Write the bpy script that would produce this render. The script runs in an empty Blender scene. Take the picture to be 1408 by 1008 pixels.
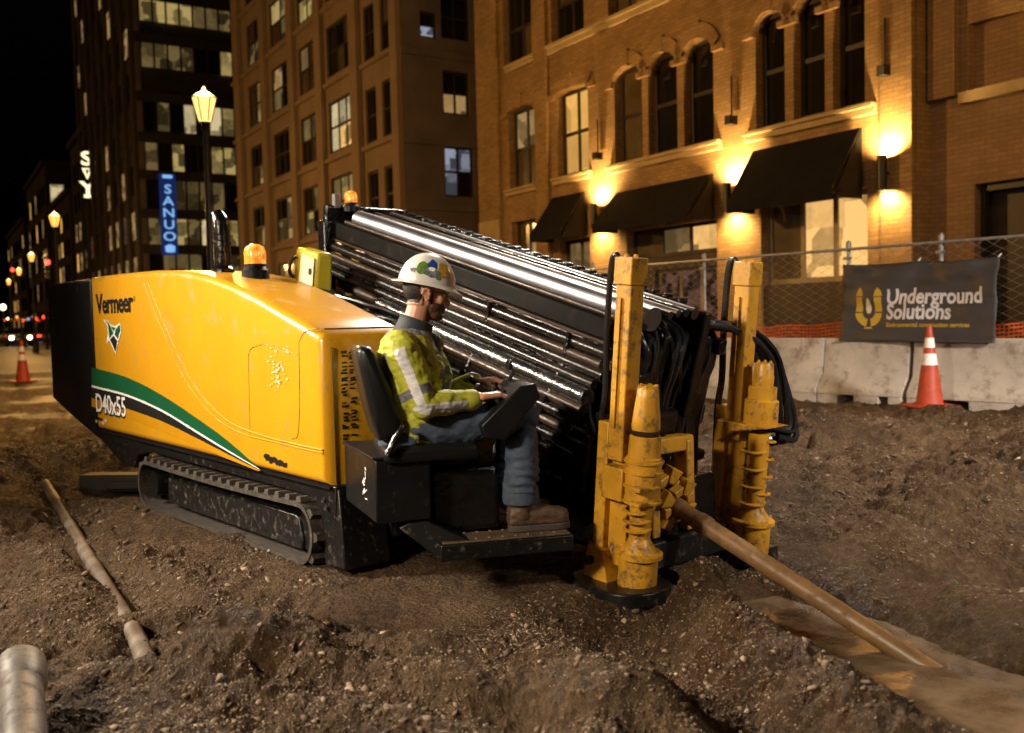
import bpy, bmesh, math, random
import numpy as np
from mathutils import Vector, Matrix, Euler

R = math.radians
random.seed(7)
rng = np.random.default_rng(7)
scene = bpy.context.scene
col = scene.collection

# ------------------------------------------------------------------ camera
FPX, IW, IH = 1300.0, 1408.0, 1008.0
CAM_H, PITCH, ROLL = 1.30, math.atan(68 / 1300.0), -0.024
cd = bpy.data.cameras.new('camera')
cam = bpy.data.objects.new('camera', cd); col.objects.link(cam)
cam.location = (0, 0, CAM_H)
CROT = Euler((math.pi / 2 - PITCH, 0, 0)).to_matrix() @ Matrix.Rotation(ROLL, 3, 'Z')
cam.rotation_euler = CROT.to_euler()
cd.sensor_width = 36.0; cd.sensor_fit = 'HORIZONTAL'
cd.lens = FPX / IW * 36.0
cd.clip_start = 0.05; cd.clip_end = 2000
cd.dof.use_dof = True; cd.dof.focus_distance = 4.8; cd.dof.aperture_fstop = 2.2
scene.camera = cam

# ------------------------------------------------------------------ world (night)
w = bpy.data.worlds.new('World'); scene.world = w; w.use_nodes = True
nt = w.node_tree; nt.nodes.clear()
sky = nt.nodes.new('ShaderNodeTexSky'); sky.sky_type = 'NISHITA'; sky.sun_disc = False
sky.sun_elevation = R(-4.0); sky.sun_rotation = R(200); sky.dust_density = 3.0
bg = nt.nodes.new('ShaderNodeBackground'); bg.inputs['Strength'].default_value = 0.05
wo = nt.nodes.new('ShaderNodeOutputWorld')
nt.links.new(sky.outputs[0], bg.inputs[0]); nt.links.new(bg.outputs[0], wo.inputs[0])

# added dim amber fill, standing in for street lighting across the road
sd_ = bpy.data.lights.new('amber_fill', 'SUN'); sd_.energy = 0.30; sd_.angle = R(50); sd_.color = (1.0, 0.52, 0.15)
so_ = bpy.data.objects.new('amber_fill', sd_); col.objects.link(so_); so_.location = (-20, -12, 12)
so_.rotation_euler = Vector((0.80, 0.52, -0.36)).to_track_quat('-Z', 'Y').to_euler()

# ------------------------------------------------------------------ floodlights of the work site (unseen, out of frame on several sides, without masts)
def flood(name, loc, target, power, color, size, spread=110):
    d = bpy.data.lights.new(name, 'AREA'); d.shape = 'RECTANGLE'
    d.size = size[0]; d.size_y = size[1]; d.energy = power; d.color = color; d.spread = R(spread)
    o = bpy.data.objects.new(name, d); col.objects.link(o)
    o.location = loc
    o.rotation_euler = (Vector(target) - Vector(loc)).to_track_quat('-Z', 'Y').to_euler()
    return o
flood('site_floodlight', (-5.2, -1.2, 4.2), (-0.5, 3.8, 0.1), 165, (1.0, 0.85, 0.64), (0.9, 0.6), 84)
flood('site_floodlight', (-8.2, 6.0, 5.0), (-0.3, 4.9, 0.9), 165, (1.0, 0.86, 0.68), (1.0, 0.7), 52)
flood('site_floodlight', (9.0, -1.0, 5.5), (3.6, 8.6, 0.0), 330, (1.0, 0.88, 0.76), (1.0, 0.7), 55)
flood('site_floodlight', (1.0, 13.5, 8.2), (0.2, 4.6, 0.3), 210, (1.0, 0.86, 0.70), (1.2, 0.8), 70)

# ------------------------------------------------------------------ render settings
scene.view_settings.view_transform = 'Standard'
scene.view_settings.look = 'None'
scene.view_settings.exposure = 0.0
scene.view_settings.gamma = 1.0
scene.render.engine = 'CYCLES'
scene.cycles.use_denoising = True
scene.cycles.max_bounces = 6
scene.cycles.diffuse_bounces = 3
scene.cycles.glossy_bounces = 3
scene.cycles.transmission_bounces = 4
scene.cycles.sample_clamp_indirect = 4.0
scene.cycles.use_light_tree = True

# ------------------------------------------------------------------ pixel -> direction -> point
def ray(px, py):
    return CROT @ Vector(((px - IW / 2) / FPX, -(py - IH / 2) / FPX, -1.0))
CP = Vector((0, 0, CAM_H))
def on_z(px, py, z=0.0):
    d = ray(px, py); return CP + d * ((z - CAM_H) / d.z)
def on_plane(px, py, p, n):
    d = ray(px, py); n = Vector(n); return CP + d * ((Vector(p) - CP).dot(n) / d.dot(n))
def at_y(px, py, y):
    d = ray(px, py); return CP + d * (y / d.y)

# ------------------------------------------------------------------ materials
def new_mat(name):
    m = bpy.data.materials.new(name); m.use_nodes = True
    nt = m.node_tree; nt.nodes.clear()
    out = nt.nodes.new('ShaderNodeOutputMaterial')
    b = nt.nodes.new('ShaderNodeBsdfPrincipled')
    nt.links.new(b.outputs[0], out.inputs[0])
    return m, nt, b, out
def coords(nt, scale=None, kind='Object'):
    tc = nt.nodes.new('ShaderNodeTexCoord')
    if scale is None: return tc.outputs[kind]
    mp = nt.nodes.new('ShaderNodeMapping'); mp.inputs['Scale'].default_value = scale
    nt.links.new(tc.outputs[kind], mp.inputs['Vector']); return mp.outputs[0]
def noise_node(nt, vec, scale, detail=5, rough=0.6):
    n = nt.nodes.new('ShaderNodeTexNoise'); n.inputs['Scale'].default_value = scale
    n.inputs['Detail'].default_value = detail; n.inputs['Roughness'].default_value = rough
    nt.links.new(vec, n.inputs['Vector']); return n.outputs['Fac']
def ramp(nt, fac, stops):
    r = nt.nodes.new('ShaderNodeValToRGB'); e = r.color_ramp.elements
    while len(e) > len(stops): e.remove(e[-1])
    while len(e) < len(stops): e.new(1.0)
    for k, (p, c) in enumerate(stops):
        e[k].position = p; e[k].color = (c[0], c[1], c[2], 1) if not isinstance(c, (int, float)) else (c, c, c, 1)
    nt.links.new(fac, r.inputs[0]); return r.outputs[0]
def bump(nt, b, h, strength=0.3, dist=0.01):
    n = nt.nodes.new('ShaderNodeBump'); n.inputs['Strength'].default_value = strength
    n.inputs['Distance'].default_value = dist
    nt.links.new(h, n.inputs['Height']); nt.links.new(n.outputs[0], b.inputs['Normal'])
def mixc(nt, fac, a, bcol):
    m = nt.nodes.new('ShaderNodeMix'); m.data_type = 'RGBA'
    if hasattr(fac, 'node'): nt.links.new(fac, m.inputs[0])
    else: m.inputs[0].default_value = fac
    for v, s in ((a, 6), (bcol, 7)):
        if hasattr(v, 'node'): nt.links.new(v, m.inputs[s])
        else: m.inputs[s].default_value = (*v[:3], 1)
    return m.outputs[2]

MATS = {}
def simple(name, base, rough=0.5, metal=0.0, var=0.25, scale=6.0, dirt=None, dirt_amt=0.5, bmp=0.0, bscale=40, bdist=0.004, coat=0.0, rvar=0.0, spec=None):
    """painted / raw surface with tonal variation, worn dirt and fine relief"""
    m, nt, b, out = new_mat(name)
    v = coords(nt)
    n1 = noise_node(nt, v, scale, 6)
    lo = tuple(c * (1 - var) for c in base); hi = tuple(min(1, c * (1 + var)) for c in base)
    c = ramp(nt, n1, [(0.3, lo), (0.7, hi)])
    if dirt:
        n2 = noise_node(nt, v, scale * 2.3, 8, 0.7)
        f = ramp(nt, n2, [(0.62 - 0.2 * dirt_amt, 0.0), (0.78 - 0.2 * dirt_amt, 1.0)])
        c = mixc(nt, f, c, dirt)
        rr = nt.nodes.new('ShaderNodeMapRange'); rr.inputs[3].default_value = rough; rr.inputs[4].default_value = min(1, rough + 0.35)
        nt.links.new(f, rr.inputs[0]); nt.links.new(rr.outputs[0], b.inputs['Roughness'])
    else:
        if rvar:
            n3 = noise_node(nt, v, scale * 1.7, 5)
            rr = nt.nodes.new('ShaderNodeMapRange'); rr.inputs[3].default_value = max(0.03, rough - rvar); rr.inputs[4].default_value = min(1, rough + rvar)
            nt.links.new(n3, rr.inputs[0]); nt.links.new(rr.outputs[0], b.inputs['Roughness'])
        else: b.inputs['Roughness'].default_value = rough
    nt.links.new(c, b.inputs['Base Color'])
    b.inputs['Metallic'].default_value = metal
    if coat: b.inputs['Coat Weight'].default_value = coat; b.inputs['Coat Roughness'].default_value = 0.12
    if spec is not None: b.inputs['Specular IOR Level'].default_value = spec
    if bmp: bump(nt, b, noise_node(nt, v, bscale, 5), bmp, bdist)
    MATS[name] = m
    return m
def emit(name, color, strength):
    m, nt, b, out = new_mat(name)
    b.inputs['Base Color'].default_value = (*[0.5 * c for c in color], 1)
    b.inputs['Emission Color'].default_value = (*color, 1); b.inputs['Emission Strength'].default_value = strength
    MATS[name] = m; return m
def lit_window(name, color, strength, scale=1.5, contrast=0.6, gloss=0.1):
    """a pane with a lit room behind it: uneven emission under a glossy surface"""
    m, nt, b, out = new_mat(name)
    v = coords(nt, (1, 1, 1))
    vo = nt.nodes.new('ShaderNodeTexVoronoi'); vo.distance = 'CHEBYCHEV'; vo.inputs['Scale'].default_value = scale * 1.1; vo.inputs['Randomness'].default_value = 0.8
    nt.links.new(v, vo.inputs['Vector'])
    sp = nt.nodes.new('ShaderNodeSeparateColor'); nt.links.new(vo.outputs['Color'], sp.inputs[0])
    n2 = noise_node(nt, v, scale * 3.5, 3, 0.5)
    n = nt.nodes.new('ShaderNodeMath'); n.operation = 'MULTIPLY_ADD'; n.inputs[1].default_value = 0.72; nt.links.new(sp.outputs[0], n.inputs[0])
    n3 = nt.nodes.new('ShaderNodeMath'); n3.operation = 'MULTIPLY'; n3.inputs[1].default_value = 0.3; nt.links.new(n2, n3.inputs[0]); nt.links.new(n3.outputs[0], n.inputs[2])
    lo = tuple(c * (1 - contrast) for c in color)
    c = ramp(nt, n.outputs[0], [(0.28, lo), (0.5, tuple((a + q) / 2 for a, q in zip(lo, color))), (0.72, color)])
    b.inputs['Base Color'].default_value = (0.01, 0.01, 0.012, 1); b.inputs['Roughness'].default_value = gloss
    nt.links.new(c, b.inputs['Emission Color']); b.inputs['Emission Strength'].default_value = strength
    MATS[name] = m; return m

YDIRT = (0.10, 0.062, 0.03)
simple('yellow_paint', (0.60, 0.288, 0.009), 0.28, var=0.07, scale=2.5, coat=0.3, dirt=(0.40, 0.22, 0.025), dirt_amt=0.42, bmp=0.05, bscale=3.5, bdist=0.012)
simple('yellow_paint_worn', (0.46, 0.225, 0.014), 0.38, var=0.2, scale=7, dirt=(0.065, 0.034, 0.013), dirt_amt=0.55, bmp=0.12, bscale=25)
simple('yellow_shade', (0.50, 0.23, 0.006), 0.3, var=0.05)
simple('black_paint', (0.006, 0.006, 0.0065), 0.3, var=0.3, scale=8, dirt=(0.045, 0.034, 0.024), dirt_amt=0.1, bmp=0.12, bscale=14, spec=0.32)
simple('black_satin', (0.008, 0.008, 0.0085), 0.4, var=0.3, scale=5, dirt=(0.03, 0.024, 0.018), dirt_amt=0.1, bmp=0.06, spec=0.2)
simple('black_chassis', (0.006, 0.0057, 0.0055), 0.36, var=0.3, scale=11, dirt=(0.10, 0.075, 0.052), dirt_amt=0.26, bmp=0.3, bscale=20, spec=0.32)
simple('pipe_black', (0.010, 0.0075, 0.006), 0.27, var=0.6, scale=5, bmp=0.28, bscale=11, bdist=0.012, rvar=0.12, spec=0.22)
simple('track_frame', (0.007, 0.0068, 0.0065), 0.4, var=0.3, scale=8, dirt=(0.13, 0.105, 0.08), dirt_amt=0.42, bmp=0.35, bscale=16, spec=0.35)
simple('black_wet', (0.006, 0.0055, 0.005), 0.16, var=0.4, scale=10, bmp=0.55, bscale=14, bdist=0.02, rvar=0.08)
simple('steel_bar', (0.24, 0.24, 0.26), 0.42, metal=1.0, var=0.15, scale=6, bmp=0.04, bscale=12, rvar=0.1)
simple('rod_steel', (0.035, 0.021, 0.013), 0.32, metal=0.1, var=0.6, scale=5, dirt=(0.03, 0.019, 0.012), dirt_amt=0.6, spec=0.25, bmp=0.3, bscale=22, bdist=0.006)
simple('rod_muddy', (0.19, 0.105, 0.04), 0.42, var=0.3, scale=7, dirt=(0.11, 0.06, 0.025), dirt_amt=0.5, bmp=0.25, bscale=30)
simple('rubber', (0.014, 0.013, 0.012), 0.7, var=0.4, scale=14, dirt=(0.11, 0.078, 0.05), dirt_amt=0.42, bmp=0.5, bscale=40)
simple('rubber_worn', (0.030, 0.024, 0.019), 0.7, var=0.4, scale=14, dirt=(0.12, 0.082, 0.05), dirt_amt=0.5, bmp=0.5, bscale=40)
simple('hose', (0.011, 0.011, 0.012), 0.22, var=0.3, bmp=0.25, bscale=30)
simple('beam_black', (0.006, 0.0055, 0.005), 0.42, var=0.4, scale=6, dirt=(0.03, 0.02, 0.012), dirt_amt=0.3, spec=0.05, bmp=0.15, bscale=12)
simple('vinyl', (0.007, 0.007, 0.0075), 0.36, spec=0.35, var=0.2, bmp=0.12, bscale=160, bdist=0.001)
simple('foot_plate', (0.10, 0.062, 0.032), 0.55, var=0.5, scale=12, dirt=(0.03, 0.02, 0.012), dirt_amt=0.45, bmp=0.5, bscale=50)
simple('decal_black', (0.012, 0.012, 0.012), 0.35)
simple('decal_green', (0.006, 0.085, 0.032), 0.32, var=0.1)
simple('decal_white', (0.8, 0.8, 0.78), 0.4, var=0.05)
simple('seam', (0.16, 0.08, 0.006), 0.5)
simple('steel_grey', (0.15, 0.14, 0.13), 0.5, metal=0.25, var=0.35, scale=9, dirt=(0.12, 0.08, 0.05), dirt_amt=0.4, bmp=0.2)
simple('galvanised', (0.30, 0.30, 0.30), 0.5, metal=0.6, var=0.2, scale=12)
simple('concrete', (0.43, 0.385, 0.335), 0.85, var=0.22, scale=2.2, dirt=(0.21, 0.165, 0.12), dirt_amt=0.52, bmp=0.3, bscale=60)
simple('kerbstone', (0.30, 0.28, 0.25), 0.85, var=0.2, scale=3)
simple('asphalt', (0.04, 0.038, 0.036), 0.55, var=0.35, scale=0.8, bmp=0.3, bscale=50)
simple('cone_orange', (0.40, 0.045, 0.014), 0.55, var=0.2, scale=9, dirt=(0.20, 0.06, 0.03), dirt_amt=0.4)
simple('cone_white', (0.75, 0.73, 0.70), 0.4, var=0.1, dirt=(0.4, 0.36, 0.3), dirt_amt=0.2)
simple('net_orange', (0.62, 0.10, 0.015), 0.6, var=0.3, scale=5)
simple('banner_cloth', (0.032, 0.030, 0.034), 0.6, var=0.15, scale=3)
simple('print_grey', (0.50, 0.48, 0.50), 0.6, var=0.05)
simple('print_gold', (0.42, 0.27, 0.02), 0.6, var=0.1)
simple('print_cream', (0.55, 0.48, 0.30), 0.6)
simple('awning_cloth', (0.007, 0.0065, 0.006), 0.9, var=0.3, scale=4, bmp=0.1, spec=0.2)
simple('iron_black', (0.007, 0.0066, 0.006), 0.45, var=0.2)
simple('window_frame', (0.03, 0.024, 0.018), 0.5, var=0.2)
simple('frame_light', (0.20, 0.15, 0.09), 0.55, var=0.2)
simple('stone_trim', (0.36, 0.27, 0.15), 0.8, var=0.15, scale=2, bmp=0.2)
simple('panel_concrete', (0.25, 0.175, 0.115), 0.8, var=0.18, scale=0.8, bmp=0.1)
simple('panel_purple', (0.15, 0.12, 0.125), 0.8, var=0.25, scale=0.7, bmp=0.1)
simple('dark_clad', (0.035, 0.028, 0.022), 0.5, var=0.3, scale=0.4)
simple('far_wall', (0.05, 0.038, 0.028), 0.8, var=0.3, scale=0.3)
simple('shop_dark', (0.03, 0.018, 0.012), 0.5, var=0.4, scale=2)
simple('wood_black', (0.018, 0.015, 0.012), 0.6, var=0.4, scale=8, bmp=0.5, bscale=20)
simple('car_paint', (0.03, 0.03, 0.034), 0.25, coat=0.5)
simple('car_glass', (0.01, 0.01, 0.012), 0.08)
simple('glass_dark', (0.012, 0.011, 0.010), 0.07, var=0.3, scale=0.8, bmp=0.05, bscale=1.5, bdist=0.03)
simple('glass_blind', (0.10, 0.078, 0.045), 0.2, var=0.35, scale=1.2)
lit_window('lit_warm', (1.0, 0.52, 0.12), 0.95, 0.9, 0.45)
lit_window('lit_warm_dim', (0.85, 0.52, 0.20), 0.42, 1.6, 0.75)
lit_window('lit_cream', (1.0, 0.56, 0.18), 1.1, 1.3, 0.75)
lit_window('lit_green', (1.0, 0.72, 0.24), 0.40, 0.9, 0.85)
lit_window('lit_green_dim', (0.70, 0.48, 0.17), 0.20, 0.9, 0.85)
lit_window('lit_white', (1.0, 0.80, 0.42), 0.62, 1.3, 0.75)
lit_window('lit_cool', (0.55, 0.6, 0.75), 0.5, 2.0, 0.85)
lit_window('streak_glow', (0.42, 0.20, 0.13), 0.25, 5.0, 0.9)  # streaky reddish reflections in shop glass, put into the emission
emit('lamp_glow', (1.0, 0.56, 0.15), 2.3)
emit('lamp_glow_far', (1.0, 0.40, 0.07), 2.4)
emit('amber_glow', (1.0, 0.33, 0.03), 2.2)
emit('red_glow', (1.0, 0.03, 0.02), 9)
emit('tail_glow', (1.0, 0.05, 0.02), 5)
emit('head_glow', (1.0, 0.85, 0.6), 16)
emit('sign_cream', (1.0, 0.88, 0.52), 1.6)
emit('sign_blue', (0.25, 0.55, 1.0), 0.9)
emit('sign_blue_back', (0.01, 0.03, 0.16), 0.5)
emit('bulb_cream', (1.0, 0.8, 0.4), 5)

# brick: rows of bricks in the wall's own x-z plane
def brick_mat(name, c1, c2, mortar, vary=1.0):
    m, nt, b, out = new_mat(name)
    tc = nt.nodes.new('ShaderNodeTexCoord')
    sp = nt.nodes.new('ShaderNodeSeparateXYZ'); nt.links.new(tc.outputs['Object'], sp.inputs[0])
    ad = nt.nodes.new('ShaderNodeMath'); ad.operation = 'ADD'
    nt.links.new(sp.outputs[0], ad.inputs[0]); nt.links.new(sp.outputs[1], ad.inputs[1])
    cb = nt.nodes.new('ShaderNodeCombineXYZ'); nt.links.new(ad.outputs[0], cb.inputs[0]); nt.links.new(sp.outputs[2], cb.inputs[1])
    br = nt.nodes.new('ShaderNodeTexBrick')
    br.inputs['Scale'].default_value = 1.0; br.inputs['Brick Width'].default_value = 0.23; br.inputs['Row Height'].default_value = 0.078
    br.inputs['Mortar Size'].default_value = 0.008; br.inputs['Bias'].default_value = 0.0
    br.inputs['Color1'].default_value = (*c1, 1); br.inputs['Color2'].default_value = (*c2, 1); br.inputs['Mortar'].default_value = (*mortar, 1)
    nt.links.new(cb.outputs[0], br.inputs['Vector'])
    n = noise_node(nt, tc.outputs['Object'], 0.7, 6)
    f = ramp(nt, n, [(0.3, 0.72), (0.7, 1.12)])
    mx = nt.nodes.new('ShaderNodeMix'); mx.data_type = 'RGBA'; mx.blend_type = 'MULTIPLY'; mx.inputs[0].default_value = 1
    nt.links.new(br.outputs[0], mx.inputs[6]); nt.links.new(f, mx.inputs[7])
    nt.links.new(mx.outputs[2], b.inputs['Base Color']); b.inputs['Roughness'].default_value = 0.85
    inv = nt.nodes.new('ShaderNodeMath'); inv.operation = 'SUBTRACT'; inv.inputs[0].default_value = 1.0
    nt.links.new(br.outputs['Fac'], inv.inputs[1])
    bump(nt, b, inv.outputs[0], 0.5, 0.008)
    MATS[name] = m; return m
brick_mat('brick', (0.33, 0.205, 0.088), (0.24, 0.145, 0.060), (0.18, 0.12, 0.066))
brick_mat('brick_dark', (0.27, 0.165, 0.085), (0.22, 0.13, 0.065), (0.17, 0.11, 0.07))

# ------------------------------------------------------------------ mesh builder
class MB:
    def __init__(self): self.v = []; self.f = []; self.mi = []
    def add(self, verts, faces, mi=0):
        o = len(self.v); self.v += [tuple(p) for p in verts]
        self.f += [tuple(i + o for i in f) for f in faces]; self.mi += [mi] * len(faces); return self
    def hexa(self, p, mi=0):          # p: 4 bottom (ccw from above), 4 top
        return self.add(p, [(3, 2, 1, 0), (4, 5, 6, 7), (0, 1, 5, 4), (1, 2, 6, 5), (2, 3, 7, 6), (3, 0, 4, 7)], mi)
    def box(self, lo, hi, M=None, mi=0):
        x0, y0, z0 = lo; x1, y1, z1 = hi
        p = [(x0, y0, z0), (x1, y0, z0), (x1, y1, z0), (x0, y1, z0), (x0, y0, z1), (x1, y0, z1), (x1, y1, z1), (x0, y1, z1)]
        if M is not None: p = [M @ Vector(q) for q in p]
        return self.hexa(p, mi)
    def cbox(self, c, s, M=None, mi=0):
        return self.box([c[i] - s[i] / 2 for i in range(3)], [c[i] + s[i] / 2 for i in range(3)], M, mi)
    def quad(self, a, b, c, d, mi=0): return self.add([a, b, c, d], [(0, 1, 2, 3)], mi)
    def tube(self, pts, r, n=8, caps=True, mi=0, ell=None):
        pts = [Vector(p) for p in pts]; m = len(pts)
        rr = r if hasattr(r, '__len__') else [r] * m
        t0 = (pts[1] - pts[0]).normalized()
        ref = Vector((0, 0, 1)) if abs(t0.z) < 0.9 else Vector((1, 0, 0))
        u = t0.cross(ref).normalized(); verts = []
        for i in range(m):
            t = (pts[min(i + 1, m - 1)] - pts[max(i - 1, 0)])
            if t.length < 1e-9: t = t0
            t.normalize(); u = (u - t * u.dot(t)).normalized(); v2 = t.cross(u)
            for k in range(n):
                a = 2 * math.pi * k / n
                verts.append(pts[i] + (u * math.cos(a) + v2 * math.sin(a)) * rr[i])
        faces = [(i * n + k, i * n + (k + 1) % n, (i + 1) * n + (k + 1) % n, (i + 1) * n + k) for i in range(m - 1) for k in range(n)]
        if caps: faces += [tuple(reversed(range(n))), tuple(range((m - 1) * n, m * n))]
        return self.add(verts, faces, mi)
    def lathe(self, prof, M=None, n=24, caps=True, mi=0):   # prof: (radius, z)
        verts = []
        for r, z in prof:
            for k in range(n):
                a = 2 * math.pi * k / n; q = Vector((r * math.cos(a), r * math.sin(a), z))
                verts.append(M @ q if M is not None else q)
        m = len(prof)
        faces = [(i * n + k, i * n + (k + 1) % n, (i + 1) * n + (k + 1) % n, (i + 1) * n + k) for i in range(m - 1) for k in range(n)]
        if caps: faces += [tuple(reversed(range(n))), tuple(range((m - 1) * n, m * n))]
        return self.add(verts, faces, mi)
    def prism(self, a, b, mi=0):      # two matching loops
        n = len(a)
        return self.add(list(a) + list(b), [tuple(reversed(range(n))), tuple(range(n, 2 * n))] + [(k, (k + 1) % n, n + (k + 1) % n, n + k) for k in range(n)], mi)
    def loft(self, loops, caps=True, mi=0, closed=True):
        n = len(loops[0]); verts = [p for l in loops for p in l]
        kk = n if closed else n - 1
        faces = [(i * n + k, i * n + (k + 1) % n, (i + 1) * n + (k + 1) % n, (i + 1) * n + k) for i in range(len(loops) - 1) for k in range(kk)]
        if caps: faces += [tuple(reversed(range(n))), tuple(range((len(loops) - 1) * n, len(loops) * n))]
        return self.add(verts, faces, mi)
    def mesh(self, name, mats, angle=35, recalc=True):
        me = bpy.data.meshes.new(name); me.from_pydata(self.v, [], self.f)
        if not isinstance(mats, (list, tuple)): mats = [mats]
        for m in mats: me.materials.append(MATS[m] if isinstance(m, str) else m)
        if len(mats) > 1: me.polygons.foreach_set('material_index', self.mi)
        if recalc:
            bm = bmesh.new(); bm.from_mesh(me); bmesh.ops.recalc_face_normals(bm, faces=bm.faces); bm.to_mesh(me); bm.free()
        me.polygons.foreach_set('use_smooth', [True] * len(me.polygons))
        me.set_sharp_from_angle(angle=R(angle)); me.update()
        return me
    def build(self, name, mats, parent=None, bevel=0.0, angle=35, recalc=True, seg=2):
        o = bpy.data.objects.new(name, self.mesh(name, mats, angle, recalc)); col.objects.link(o)
        if parent is not None: o.parent = parent
        if bevel:
            bv = o.modifiers.new('bevel', 'BEVEL'); bv.width = bevel; bv.segments = seg; bv.limit_method = 'ANGLE'; bv.angle_limit = R(38)
        return o
def tag(o, label, cat, group=None):
    o['label'] = label; o['category'] = cat
    if group: o['group'] = group
    return o
def struct(o): o['kind'] = 'structure'; return o
def stuff(o): o['kind'] = 'stuff'; return o
def thing(name, label, cat, loc=(0, 0, 0), rz=0.0, group=None):
    o = bpy.data.objects.new(name, None); col.objects.link(o); o.empty_display_size = 0.2
    o.location = loc; o.rotation_euler = (0, 0, rz)
    return tag(o, label, cat, group)
def copy_tree(o, parent=None):
    c = o.copy(); col.objects.link(c); c.parent = parent
    for ch in list(o.children): copy_tree(ch, c)
    return c
def smooth_path(pts, n=24):
    """Catmull-Rom through the points"""
    pts = [Vector(p) for p in pts]; out = []
    P = [pts[0] * 2 - pts[1]] + pts + [pts[-1] * 2 - pts[-2]]
    seg = len(pts) - 1; per = max(2, n // seg)
    for i in range(seg):
        a, b, c, d = P[i:i + 4]
        for k in range(per):
            t = k / per
            out.append(0.5 * ((2 * b) + (c - a) * t + (2 * a - 5 * b + 4 * c - d) * t * t + (3 * b - a - 3 * c + d) * t ** 3))
    out.append(pts[-1]); return out
def text_mesh(txt, size, bold=0.0, align='LEFT', shear=0.0, sx=1.0, extrude=0.0, spacing=1.0):
    """flat lettering in its own x-y plane -> (verts, faces)"""
    cu = bpy.data.curves.new('lettering', 'FONT'); cu.body = txt; cu.size = size; cu.offset = bold; cu.align_x = align
    cu.shear = shear; cu.extrude = extrude; cu.resolution_u = 3; cu.space_character = spacing
    o = bpy.data.objects.new('lettering', cu); col.objects.link(o)
    dg = bpy.context.evaluated_depsgraph_get(); me = o.evaluated_get(dg).to_mesh()
    v = [(p.co.x * sx, p.co.y, p.co.z) for p in me.vertices]; f = [tuple(q.vertices) for q in me.polygons]
    o.evaluated_get(dg).to_mesh_clear(); bpy.data.objects.remove(o); bpy.data.curves.remove(cu)
    return v, f

# cell noise in numpy: distance to the nearest scattered point and that point's random number
def worley(x, y, scale, seed):
    x = x / scale; y = y / scale; xi = np.floor(x); yi = np.floor(y); best = np.full(x.shape, 9.0); rid = np.zeros(x.shape)
    def h(a, b, k):
        a = a.astype(np.int64); b = b.astype(np.int64); q = (a * 374761393 + b * 668265263 + (seed + k) * 982451653) & 0xFFFFFFFF
        q = ((q ^ (q >> 13)) * 1274126177) & 0xFFFFFFFF; return ((q ^ (q >> 16)) & 0xFFFF) / 65535.0
    for i in (-1, 0, 1):
        for j in (-1, 0, 1):
            cx, cy = xi + i, yi + j; px = cx + h(cx, cy, 1); py = cy + h(cx, cy, 2); d = np.hypot(x - px, y - py)
            m = d < best; best = np.where(m, d, best); rid = np.where(m, h(cx, cy, 3), rid)
    return best, rid
# value noise in numpy, for the terrain
def vnoise(x, y, seed):
    xi = np.floor(x).astype(np.int64); yi = np.floor(y).astype(np.int64); xf = x - xi; yf = y - yi
    def h(a, b):
        k = (a * 374761393 + b * 668265263 + seed * 982451653) & 0xFFFFFFFF
        k = ((k ^ (k >> 13)) * 1274126177) & 0xFFFFFFFF
        return ((k ^ (k >> 16)) & 0xFFFF) / 65535.0
    u = xf * xf * (3 - 2 * xf); v = yf * yf * (3 - 2 * yf)
    return (h(xi, yi) * (1 - u) + h(xi + 1, yi) * u) * (1 - v) + (h(xi, yi + 1) * (1 - u) + h(xi + 1, yi + 1) * u) * v - 0.5
def fbm(x, y, scale, octs, seed, gain=0.5):
    s = np.zeros_like(x); a = 1.0; f = 1.0 / scale
    for o in range(octs):
        c, sn = math.cos(o * 1.3), math.sin(o * 1.3)
        s += a * vnoise((x * c - y * sn) * f + 17 * o, (x * sn + y * c) * f - 9 * o, seed + o); a *= gain; f *= 2.03
    return s
# ================================================================== ground
RA = R(41)
RIG_O = on_z(430, 780, 0.0)
RF = Vector((math.sin(RA), -math.cos(RA), 0)); RAW = Vector((math.cos(RA), math.sin(RA), 0))
BQ = Vector((5.05, 11.6, 0)); BD = Vector((-0.64, 0.768, 0)).normalized()     # line of the concrete barriers
BN = Vector((-BD.y, BD.x, 0))                                                   # towards the camera
if BN.y > 0: BN = -BN
BZ = 0.13
WATER_Z = -0.17

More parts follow.
